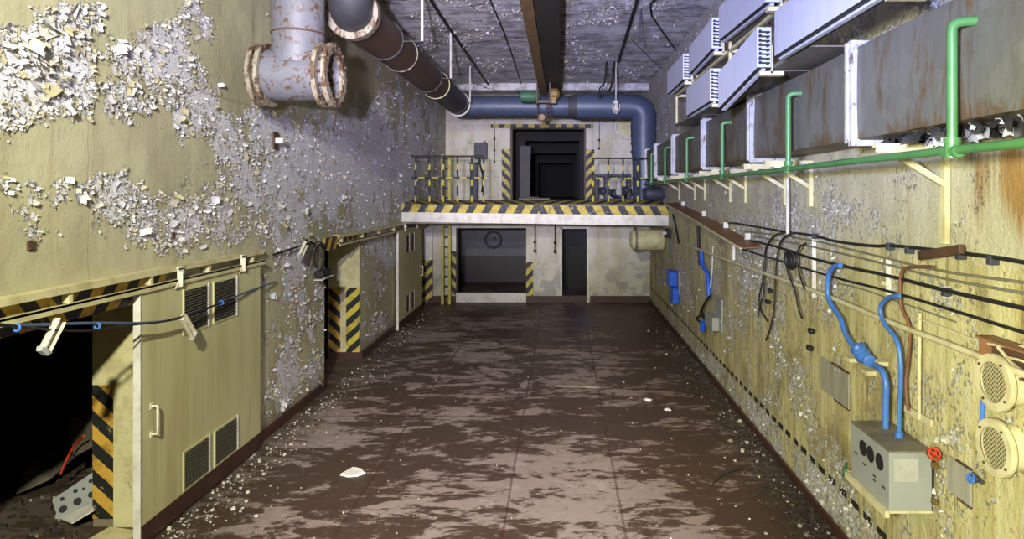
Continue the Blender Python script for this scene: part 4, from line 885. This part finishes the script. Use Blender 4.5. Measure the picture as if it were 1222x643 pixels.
# brackets
BL = {4.48:'nearest cream bracket under the duct, with a long rusty leg'}
by = (4.48, 6.9, 7.7, 9.35, 10.2, 12.0, 12.9, 14.6)
nth = ['', 'second', 'third', 'fourth', 'fifth', 'sixth', 'seventh', 'farthest']
for i, yy in enumerate(by):
    t = thing('duct_bracket', (XR-.03, yy, 3.2), BL.get(yy, nth[i] + ' cream bracket under the duct counting from the camera'), 'bracket', 'brackets under the duct')
    obj('arm', MB().box(XD-.06, XR-.006, yy-.025, yy+.025, 3.50, 3.53).box(XD-.06, XR-.006, yy-.025, yy-.019, 3.47, 3.50), M['creamp'], t)
    obj('strut', MB().bar((XD+.02, yy, 3.495), (XR-.04, yy, 3.26), .04, .035, (0,1,0)), M['creamp'], t)
    obj('wall_leg', MB().box(XR-.045, XR-.009, yy-.03, yy+.03, 2.86 if i == 0 else 3.06, 3.50), M['cream'], t)
# green pipe line
t = thing('green_pipe', (2.05, 9, 3.38), 'green pipe line with upright branches below and beside the duct', 'pipe')
GX = 2.04; gz = 3.415
obj('main', MB().tube([(GX,1.5,gz),(GX,4.2,gz+.01),(GX,7,gz-.01),(GX,11,gz+.005),(GX,16.5,gz)], .024, 12, 1), M['green'], t, smooth=True)
for yy in (3.50, 6.03, 8.5, 10.9, 13.2, 15.2):
    b = obj('branch', MB().tube([(GX,yy,gz),(GX-.0,yy,4.02),(GX,yy,4.07),(GX+.03,yy-.01,4.09),(GX+.115,yy-.03,4.09)], .026, 12, 1), M['green'], t, smooth=True)
    obj('coupling', MB().cyl((GX,yy,gz-.035),(GX,yy,gz+.05),.037).cyl((GX,yy,gz+.045),(GX,yy,gz+.07),.042).cyl((GX,yy-.06,gz),(GX,yy+.06,gz),.034), M['green'], b, smooth=True)
o = obj('drop_pipe', MB().cyl(pt(940,205,X=2.5), pt(940,279,X=2.5), .02, seg=10), M['rod'], smooth=True); tag(o, 'thin white upright pipe on the right wall below the second green branch', 'pipe')
# ------------------------------------------------------------------ white panels (long slim heaters) in two rows
def heater(cf, cn, th, label):
    # cf = far end (y, x, z0, z1), cn = near end
    (yf_, xf_, a0, a1), (yn, xn, b0, b1) = cf, cn
    t = thing('panel_heater', (xn, yn, b0), label, 'heater', 'white panel heaters over the duct')
    def corner(e, dx, v):
        y_, x_, z0, z1 = e; return Vector((x_+dx, y_, z0 + (z1-z0)*v))
    obj('casing', MB().hexa([corner(cn,0,0), corner(cn,th,0), corner(cf,th,0), corner(cf,0,0)], [corner(cn,0,1), corner(cn,th,1), corner(cf,th,1), corner(cf,0,1)]), M['panel'], t, bevel=.004)
    d = Vector((0,0,-1))
    ch = MB()
    for dx, w in ((.040,.035),):
        ch.hexa([corner(cn,dx,0)+d*.03, corner(cn,dx+w,0)+d*.03, corner(cf,dx+w,0)+d*.03, corner(cf,dx,0)+d*.03], [corner(cn,dx,0), corner(cn,dx+w,0), corner(cf,dx+w,0), corner(cf,dx,0)])
    obj('bottom_channel', ch, M['panel'], t)
    obj('bottom_plate', MB().hexa([corner(cn,.004,0)+d*.012, corner(cn,th-.002,0)+d*.012, corner(cf,th-.002,0)+d*.012, corner(cf,.004,0)+d*.012], [corner(cn,.004,0)+d*.0005, corner(cn,th-.002,0)+d*.0005, corner(cf,th-.002,0)+d*.0005, corner(cf,.004,0)+d*.0005]), M['black'], t)
    sl = MB(); k = 8
    for i in range(k):
        z0 = b0 + (b1-b0)*(.08 + i*.11); y_ = yn - .004
        sl.box(xn+th*.10, xn+th*.88, y_-.004, y_+.001, z0, z0+.016)
        sl.box(xn+th*.12, xn+th*.3, y_-.004, y_+.001, z0+.016, z0+.028).box(xn+th*.62, xn+th*.8, y_-.004, y_+.001, z0-.010, z0)
    obj('end_slots', sl, M['black'], t)
    obj('mounting_foot', MB().box(xn+.03, xn+th+.12, yn+.02, yn+.09, b0-.07, b0-.032).box(xn+th+.001, xn+th+.02, yn+.02, yn+.12, b0-.05, b0+.2), M['creamp'], t)
XP = 1.75; lo = (H+.642*XP, H+.848*XP); hi = (H+.935*XP, H+1.145*XP)
def e(y_, z, x_=XP): return (y_, x_, z[0], z[1])
heater(e(5.51, lo), e(3.6, lo), .13, 'nearest white panel of the lower row, cut by the frame top')
nf = 7.05; sc_ = nf/F
heater((nf, 187*sc_, H+101*sc_, H+143*sc_), e(6.0, lo), .13, 'drooping white panel, second of the lower row')
heater(e(9.40, (H+.617*XP, H+.835*XP)), e(7.9, (H+.62*XP, H+.838*XP)), .13, 'farthest white panel of the lower row')
heater(e(7.45, (H+.972*XP, H+1.18*XP)), e(5.75, (H+.935*XP, H+1.145*XP)), .13, 'nearest white panel of the upper row')
heater(e(9.2, hi), e(7.8, (H+.96*XP, H+1.165*XP)), .13, 'middle white panel of the upper row')
heater(e(11.1, hi), e(9.65, hi), .13, 'farthest white panel of the upper row')
rl = MB().box(1.90, 1.93, 3.6, 11.2, 4.80, 4.83)
for yy in (5.63, 7.62, 9.5, 11.15): rl.box(1.91, XR-.012, yy-.02, yy+.02, 4.79, 4.83).box(1.90, 1.93, yy-.02, yy+.02, DZT+.064, 5.3).box(2.2, 2.23, yy-.02, yy+.02, DZT+.064, 4.79)
tag(obj('panel_rack', rl, M['cream']), 'cream steel rack holding the white panels off the right wall', 'rack')

# ------------------------------------------------------------------ right wall: tray, cables, conduits
xo, xi = 2.27, 2.55
out_ = [pt(793,243,X=xo), pt(815,255,X=xo), pt(838,269,X=xo), pt(862,284,X=xo), pt(884,297,X=xo)]
inn = [Vector((xi, p.y, p.z+.02)) for p in out_]
t = thing('cable_tray', out_[-1], 'rusty brown cable tray slanting down from the platform', 'cable tray')
mb = MB(); vs = []; fs = []
for a, b in zip(out_, inn): vs += [a, b, b+Vector((0,0,.012)), a+Vector((0,0,.012))]
for i in range(len(out_)-1):
    o_ = i*4
    for k in range(4): fs.append((o_+k, o_+(k+1)%4, o_+4+(k+1)%4, o_+4+k))
fs += [(0,1,2,3), tuple(len(vs)-4+k for k in range(4))[::-1]]
obj('floor_plate', mb.add(vs, fs), M['trayrust'], t)
obj('outer_lip', MB().tube([p+Vector((0,0,.005)) for p in out_], .014, 6), M['cream'], t)
for i in range(1, 5):
    p = out_[i-1].lerp(out_[i], .4); obj('clip', MB().box(xi-.07, xi, p.y-.03, p.y+.03, p.z+.033, p.z+.12), M['white'], t)
# cables follow the wall on standoffs
def wcable(pxs, r, mat, label, off=.05, smooth=1, name='wall_cable', cat='cable', grp='cables along the right wall', seg=8):
    o = obj(name, MB().tube([pt(a, b, X=XR-off) for a, b in pxs], r, seg, smooth), M[mat], smooth=True); return tag(o, label, cat, grp)
wcable([(858,269),(871,265),(905,271),(940,277),(960,279),(980,283),(996,288),(1042,294),(1064,292.6),(1114,298),(1189,307),(1222,313),(1260,320)], .013, 'black', 'topmost black cable running along the right wall', .045)
wcable([(880,284),(897,287),(937,297),(960,306),(1014,319.5),(1057,328),(1125,346),(1222,368),(1260,376)], .014, 'black', 'black cable in the middle of the right wall bundle', .06)
wcable([(884,297),(940,314),(1000,332.6),(1057,346),(1146,373),(1222,397),(1260,407)], .011, 'black', 'lowest black cable just above the cream pipe', .05)
wcable([(890,276),(960,284),(1053,307),(1117,323),(1222,337),(1260,342)], .009, 'cgrey', 'grey cable right under the topmost black cable', .04)
wcable([(900,282),(960,292),(1053,314),(1117,331),(1222,350),(1260,357)], .009, 'cgrey', 'grey cable just above the middle black cable', .045)
wcable([(1096,380),(1130,393),(1160,405),(1189,412.5),(1222,414),(1260,412)], .008, 'creamp', 'thin cream cable above the rusty box at the right edge', .05)
wcable([(1000,338),(1030,345),(1060,356),(1090,366),(1140,384)], .006, 'cgrey', 'thin grey cable below the lowest black cable', .03)
# cream pipe
pp_ = [(816,290),(832,297),(904,323),(982,350.5),(1060,384),(1146,416),(1222,446.5),(1275,467)]
wcable(pp_, .021, 'creamp', 'long cream pipe sloping along the right wall', .09, 1, 'conduit_pipe', 'pipe', None, 10)
# saddle brackets
for i, (a, b, w, h, lab) in enumerate(((972,318,.10,.62,'tall white mounting plate behind the cables, nearer to the camera'), (876,292,.14,.45,'white mounting plate behind the tray end'), (1062,330,.05,.28,'small pale mounting strip by the brown conduit'))):
    c = pt(a, b, X=XR-.012); o = obj('mounting_plate', MB().box(c.x-.012, c.x, c.y-w/2, c.y+w/2, c.z-h/2, c.z+h/2).box(c.x-.04, c.x-.012, c.y-w/2, c.y-w/2+.012, c.z-h/2, c.z+h/2), M['white'], bevel=.003); tag(o, lab, 'mounting plate', 'mounting plates on the right wall')
for i, (a, b, lab) in enumerate(((1061,293,'first clip on the topmost cable, above the brown conduit'),(1084,297,'second clip on the topmost cable, left of the rusty bar'),(1145,303,'third clip on the topmost cable, right of the rusty bar'),(1183,309,'last clip on the topmost cable, nearest the frame edge'),(1128,347,'lone clip on the middle black cable'),(972,281,'clip on the topmost cable over the tall white plate'))):
    c = pt(a, b, X=XR-.045); tag(obj('cable_clip', MB().box(c.x-.02, c.x+.035, c.y-.022, c.y+.022, c.z-.035, c.z+.02), M['iron'], bevel=.004), lab, 'cable clip', 'clips on the black cables')
# drooping loose cables in the middle of the right wall
lo_c = [(((940,277),(925,279),(915,292),(912,310),(911,335),(905,355),(907,370),(916,383)), 'longest loose black cable dangling left of the white plate'),
        (((945,278),(932,285),(927,305),(925,340),(924,370),(920,390),(914,406)), 'loose black cable drooping lowest below the cream pipe'),
        (((918,288),(912,300),(913,330),(912,350),(906,368),(905,378)), 'short loose black cable beside the longest one'),
        (((936,300),(938,318),(944,335),(950,350),(952,366),(957,380)), 'loose black cable dangling right of the lowest one'),
        (((962,290),(953,295),(950,310),(955,330),(960,345)), 'small loop of black cable at the tall white plate')]
for i, (q, lab) in enumerate(lo_c): wcable(q, .010, 'black', lab, .07+.015*i, 2, 'loose_cable', 'cable', 'loose cables dangling on the right wall')
c = pt(943,310,X=XR-.1); tag(obj('cable_coil', MB().torus(c, (1,.2,0), .09, .02, 20, 6).torus(c+Vector((.01,.02,-.02)), (1,-.1,.2), .08, .018, 20, 6), M['black'], smooth=True), 'small black coil of cable hanging among the loose cables', 'cable')
for (a, b, lab) in ((919,347,'upper black connector dangling on the right wall'),(916,360,'lower black connector dangling on the right wall'),(968,395,'upper black wall hook right of the loose cables'),(966,415,'lower black wall hook right of the loose cables')):
    c = pt(a, b, X=XR-.05); tag(obj('connector', MB().ball(c, .035, .05, .03).cyl(c, c+Vector((.04,0,0)), .012).cyl(c+Vector((0,-.06,-.01)), c+Vector((0,.07,.01)), .012), M['black'], smooth=True), lab, 'connector', 'black connectors on the right wall')
tag(obj('rusty_bar', MB().bar(pt(1097,305,X=XR-.1), pt(1148,297,X=XR-.1), .03, .06), M['rust'], bevel=.004), 'short rusty bar lying across the topmost black cable', 'bar')
# blue hose with valve into the grey box
bx0 = 2.26; by0, by1, bz0, bz1 = 4.62, 5.23, 1.005, 1.41
hx = .13
h1 = [(1003,317),(996,317),(988.6,325),(987,352),(992,364),(1004,380),(1008,398),(1019,414)]; h2 = [(1044,436),(1054,442),(1058,459),(1057,480)]
t = thing('blue_conduit', pt(1019,414,X=XR-hx), 'bright blue conduit with a round valve above the grey box', 'conduit')
obj('upper_pipe', MB().tube([pt(a, b, X=XR-hx) for a, b in h1], .023, 12, 2), M['blue'], t, smooth=True)
e2 = [pt(a, b, X=XR-hx-.01) for a, b in h2]; q_ = e2[-1]; e2.append(Vector((q_.x, q_.y, bz1)))
obj('lower_pipe', MB().tube(e2, .024, 12, 2), M['blue'], t, smooth=True)
c = pt(1030,424,X=XR-hx); cc = pt(1046,438,X=XR-hx); ax_ = (pt(1044,436,X=XR-hx)-pt(1019,414,X=XR-hx)).normalized()
vb = obj('valve_body', MB().lathe([(-.13,.035),(-.12,.05),(-.09,.05),(-.085,.04),(-.05,.055),(0,.07),(.05,.055),(.085,.04),(.09,.05),(.12,.05),(.13,.03)], c, ax_, 20), M['blue'], t, smooth=True)
obj('bonnet', MB().lathe([(0,.05),(.05,.05),(.055,.065),(.08,.065),(.085,.04),(.11,.03)], c, (-.6,0,.8), 20), M['blue'], vb, smooth=True)
for dz, (a, b) in ((0,(1017,428)),(0,(1038,443)),(0,(1052,432))): 
    s_ = pt(a, b, X=XR-.04); obj('saddle', MB().box(s_.x-.05, s_.x+.03, s_.y-.06, s_.y+.05, s_.z-.02, s_.z+.015), M['creamp'], t, bevel=.004)
t = thing('blue_conduit', pt(1073,405,X=XR-.12), 'slimmer blue conduit curving down right of the valve', 'conduit')
e2 = [pt(a, b, X=XR-.13) for a, b in ((1073,353),(1062,354),(1053,360),(1049.5,369.6),(1055,387.5),(1071,404),(1075,430),(1075,459),(1073,490))]; q_ = e2[-1]; e2.append(Vector((q_.x, q_.y, bz1)))
obj('pipe', MB().tube(e2, .017, 12, 2), M['blue'], t, smooth=True); q_ = e2[-1]; obj('gland', MB().cyl((q_.x,q_.y,bz1), (q_.x,q_.y,bz1+.05), .03), M['blue'], t, smooth=True)
e2 = [pt(a, b, X=XR-.07) for a, b in ((1114,318),(1090,318),(1078,320),(1074,330),(1074,368),(1087,387),(1084,430),(1080,459),(1084,490))]
o = obj('brown_conduit', MB().tube(e2, .012, 10, 2), M['cbrown'], smooth=True); tag(o, 'thin brown conduit bending down behind the blue conduits', 'conduit')
e2 = [pt(1098,373,X=XR-.05), pt(1097,430,X=XR-.05), pt(1097,500,X=XR-.05)]
o = obj('cream_conduit', MB().tube(e2, .013, 10), M['creamp'], smooth=True); tag(o, 'thin upright cream conduit right of the brown conduit', 'conduit')
a_, b_ = pt(1080,487,X=XR-.04), pt(1112,505,X=XR-.04); tag(obj('flat_bar', MB().bar(a_, b_, .015, .05), M['creamp'], bevel=.003), 'short cream flat bar on the wall above the grey box', 'bar')
# grey box
t = thing('control_box', (bx0+.15, (by0+by1)/2, bz0), 'grey metal control box with three round holes on the right wall', 'control box')
obj('housing', MB().box(bx0, XR-.035, by0, by1, bz0, bz1), M['grey'], t, bevel=.006)
obj('lid', MB().box(bx0-.006, XR-.03, by0-.006, by1+.006, bz1, bz1+.012), M['dusty'], t, bevel=.003)
for yy in (5.02, 4.90, 4.76): obj('hole', MB().lathe([(0,.048),(.004,.048),(.004,.058),(.0,.058)], (bx0-.0005,yy,1.29), (-1,0,0), 24, True, False).lathe([(0,.047),(.003,.047)], (bx0-.0005,yy,1.29), (-1,0,0), 24), M['black'], t)
sl = MB()
for yy, zz in ((5.14,1.20),(5.0,1.17),(4.84,1.15),(4.70,1.13),(4.98,1.33),(4.84,1.12)): sl.box(bx0-.003, bx0+.001, yy-.02, yy+.02, zz, zz+.012)
obj('slots', sl, M['dark'], t)
obj('label_patch', MB().box(bx0+.03, bx0+.20, by0-.003, by0+.001, 1.21, 1.37), M['greyl'], t)
obj('shadow_strip', MB().box(XR-.034, XR-.012, by0+.02, by1, bz0+.03, bz1-.06), M['black'], t)  # black strip drawn as the shadow between box and wall
for zz in (1.08, 1.33): obj('clamp', MB().box(XR-.045, XR-.009, by0-.03, by0+.02, zz-.02, zz+.02).cyl((XR-.03,by0-.05,zz),(XR-.03,by0-.02,zz),.012), M['brass'], t, bevel=.004)
obj('support_angle', MB().box(bx0+.0, XR-.012, by0+.02, by0+.06, bz0-.025, bz0-.001).box(bx0-.03, bx0, by0, by1+.05, bz0-.045, bz0+.0), M['creamp'], t)
# valves beside the grey box
def valve(c, axis_, hand, label, s=1.0, body='brass'):
    c = Vector(c); a = Vector(axis_).normalized(); t = thing('gate_valve', c, label, 'valve')
    obj('body', MB().ball(c, .035*s, .045*s, .035*s).cyl(c-Vector((0,.08*s,0)), c+Vector((0,.08*s,0)), .022*s).cyl(c, c+a*.07*s, .016*s), M[body], t, smooth=True)
    h = c + a*.085*s; w = MB().torus(h, a, .05*s, .011*s, 20, 8); u = a.orthogonal().normalized(); v = a.cross(u)
    w.bar(h-u*.05*s, h+u*.05*s, .012*s, .012*s).bar(h-v*.05*s, h+v*.05*s, .012*s, .012*s).cyl(h-a*.012*s, h+a*.015*s, .018*s)
    obj('handwheel', w, M[hand], t, smooth=True)
valve(pt(1022,565,X=2.33), (-1,.5,.2), 'dgreen', 'small valve with green handwheel left of the grey box', 1.0)
c = pt(1022,565,X=2.33)
o = obj('valve_pipe', MB().tube([c+Vector((0,-.08,0)), (bx0+.08, by1-.01, c.z)], .018, 8, 0).torus(c+Vector((-.02,-.03,-.05)), (1,1,0), .035, .008, 16, 6), M['brass'], smooth=True); tag(o, 'short brass pipe joining the green valve to the grey box', 'pipe')
valve((XR-.07, 4.57, bz1+.0), (-.1,-1,.6), 'redv', 'small valve with red handwheel on the right of the grey box', .72)
valve(pt(1166,572,X=XR-.06), (-1,-.2,.3), 'blue', 'tiny grey blue tap under the lower round vent', .55, 'iron')
# round vents
def vent(px_, py_, label):
    c = pt(px_, py_, X=XR-.12); t = thing('round_vent', c, label, 'vent', 'round mesh vents on the right wall'); R = .15
    obj('collar', MB().lathe([(0,R-.02),(.11,R-.02)], (c.x+.005,c.y,c.z), (1,0,0), 36, False, False), M['creamp'], t, smooth=True)
    obj('rim', MB().lathe([(0,R-.035),(0,R+.01),(.018,R+.015),(.035,R+.01),(.035,R-.02)], (c.x-.01,c.y,c.z), (1,0,0), 40, False, False), M['creamp'], t, smooth=True)
    obj('mesh_cover', MB().lathe([(0,R-.03),(.006,R-.03)], (c.x+.008,c.y,c.z), (1,0,0), 36), M['mesh'], t)
    for k in range(4): q = .6+k*math.pi/2; obj('screw', MB().cyl((c.x-.018,c.y+(R-.012)*math.cos(q),c.z+(R-.012)*math.sin(q)), (c.x-.005,c.y+(R-.012)*math.cos(q),c.z+(R-.012)*math.sin(q)), .008, seg=8), M['rust'], t)
vent(1186, 456, 'upper round mesh vent, partly behind the cream pipe'); vent(1187, 534, 'lower round mesh vent standing clear of the pipe')
tag(obj('blue_pipe', MB().cyl(pt(1173,478,X=XR-.03), pt(1172,502,X=XR-.03), .013, seg=10), M['blue'], smooth=True), 'short blue pipe between the two round vents', 'pipe')
# plates
def wplate(px0, px1, py0, py1, mat, label, th=.012, nm='wall_plate'):
    a, b = pt(px0, py0, X=XR-.012), pt(px1, py0, X=XR-.012); zc_ = pt((px0+px1)/2, (py0+py1)/2, X=XR-.012)
    y0, y1 = sorted((a.y, b.y)); hh = abs(pt((px0+px1)/2, py0, X=XR).z - pt((px0+px1)/2, py1, X=XR).z)/2
    t = thing(nm, (XR-.012, (y0+y1)/2, zc_.z-hh), label, 'wall plate')
    obj('sheet', MB().box(XR-.012-th, XR-.011, y0, y1, zc_.z-hh, zc_.z+hh), M[mat], t, bevel=.002)
    ed = MB().box(XR-.017-th, XR-.011, y0, y0+(y1-y0)*.5, zc_.z-hh-.012, zc_.z-hh).box(XR-.017-th, XR-.011, y0, y0+(y1-y0)*.6, zc_.z+hh, zc_.z+hh+.012)
    obj('rust_edge', ed, M['rust'], t)
wplate(981, 1014, 436, 476, 'plate', 'weathered grey plate on the yellow wall left of the control box'); wplate(1131, 1160, 552, 594, 'plate', 'streaked plate with rusty edges right of the control box', .008)
c = pt(1222,425,X=XR-.012); t = thing('rusty_box', (XR-.1, 3.55, c.z-.1), 'open rusty cable box on the wall at the right edge', 'box')
y0, y1 = 3.3, 4.0; z0, z1 = pt(1195,440,X=XR).z, pt(1195,402,X=XR).z
obj('back', MB().box(XR-.03, XR-.012, y0, y1, z0, z1), M['rust'], t); obj('walls', MB().box(XR-.12, XR-.03, y0, y1, z1-.012, z1).box(XR-.10, XR-.03, y1-.012, y1, z0, z1).box(XR-.06, XR-.03, y0, y1, z0, z0+.012), M['trayrust'], t)
obj('wires', MB().tube([(XR-.05,y1-.1,z1-.05),(XR-.07,y1-.3,z0+.05),(XR-.05,y1-.5,z0+.08)], .01, 6, 2).tube([(XR-.05,y1-.05,z0+.04),(XR-.08,y1-.25,z1-.06),(XR-.05,y0+.1,z0+.1)], .008, 6, 2), M['creamp'], t)
# blue and grey boxes further along the right wall
c = pt(801,331,X=XR-.1); t = thing('blue_switch', c, 'bright blue switch box low on the right wall by the platform', 'switch box')
obj('upper_housing', MB().box(XR-.2, XR-.012, c.y-.35, c.y+.25, c.z-.17, c.z+.17), M['bbox'], t, bevel=.04); obj('lower_housing', MB().box(XR-.16, XR-.012, c.y-.55, c.y-.15, c.z-.52, c.z-.17), M['bbox'], t, bevel=.03)
obj('bracket', MB().box(XR-.03, XR-.009, c.y-.6, c.y-.3, c.z-.3, c.z+.2), M['grey'], t)
c = pt(849,382,X=XR-.08); t = thing('terminal_box', c, 'small open grey box with blue conduit below the cable tray', 'junction box')
obj('housing', MB().box(XR-.14, XR-.012, c.y-.32, c.y+.25, c.z-.12, c.z+.1), M['grey'], t, bevel=.01); obj('back_plate', MB().box(XR-.03, XR-.009, c.y-.5, c.y+.0, c.z-.1, c.z+.42), M['grey'], t)
obj('conduit', MB().tube([pt(837,300,X=XR-.08),pt(838,318,X=XR-.08),pt(845,326,X=XR-.08),pt(846,355,X=XR-.08)], .035, 10, 1), M['bbox'], t, smooth=True)
wr = MB()
for q in (((846,354),(838,366),(835,376),(842,381)), ((848,352),(841,362),(836,372),(845,384)), ((836,376),(830,380),(838,386))): wr.tube([pt(a, b, X=XR-.12) for a, b in q], .02, 6, 2)
obj('wires', wr, M['black'], t, smooth=True)
obj('blue_gland', MB().cyl(pt(839,384,X=XR-.1), pt(838,394,X=XR-.1), .05), M['bbox'], t, smooth=True)
wcable([(851,293),(850,320),(847,352)], .016, 'rod', 'thin pale upright conduit beside the blue one', .05, 0, 'upright_conduit', 'conduit', None)
wcable([(833,270),(834,296),(835,316)], .03, 'black', 'thick dark upright cable under the cable tray', .06, 0, 'upright_cable', 'cable', None)
wcable([(803,256),(806,268),(810,290)], .02, 'black', 'thin dark cable dropping from the platform end', .06, 1, 'upright_cable', 'cable', None)
# loose things on the floor
a, b = pt(664,459,Z=.03), pt(716,461,Z=.03); tag(obj('floor_plank', MB().bar(a, b, .16, .03), M['dusty'], bevel=.004), 'grey plank lying on the floor near the middle', 'plank')
for (px_, py_, s_, lab) in ((772,477,.14,'white paint scrap on the dark floor right of the plank'),(797,489,.10,'smaller white scrap just beyond the larger one'),(421,565,.24,'crumpled white scrap on the floor before the cream door')):
    c = pt(px_, py_, Z=0); k = 7; mb = MB(); ang = [i*2*math.pi/k for i in range(k)]; rr = [random.uniform(.5,1)*s_/1.4 for _ in ang]
    bt = [(c.x+r_*math.cos(q), c.y+r_*math.sin(q)*.8, .002) for r_, q in zip(rr, ang)]; tp = [(c.x+.85*r_*math.cos(q), c.y+.68*r_*math.sin(q), .008+random.uniform(0,.12)*s_) for r_, q in zip(rr, ang)]
    mb.add(bt+tp, [tuple(range(k))[::-1], tuple(range(k,2*k))] + [(i,(i+1)%k,k+(i+1)%k,k+i) for i in range(k)]); tag(obj('paper_scrap', mb, M['white']), lab, 'scrap')
tag(obj('floor_cable', MB().tube([pt(851,577,Z=.01),pt(860,568,Z=.02),pt(872,563,Z=.02),pt(886,558,Z=.01)], .008, 6, 2), M['black'], smooth=True), 'short dark wire on the floor near the right wall', 'wire')

# weak daylight-blue glow deep inside the far rooms
lamp('corridor_glow', 'POINT', (-.5, 30, 5.2), (0,0,0), 16, (.6,.62,1), .2)
lamp('closet_glow', 'POINT', (.75, 21.9, 1.9), (0,0,0), 6, (.45,.45,1), .1)
lamp('bay_glow', 'POINT', (-1.2, 21.5, 2.1), (0,0,0), 2, (.8,.78,1), .1)
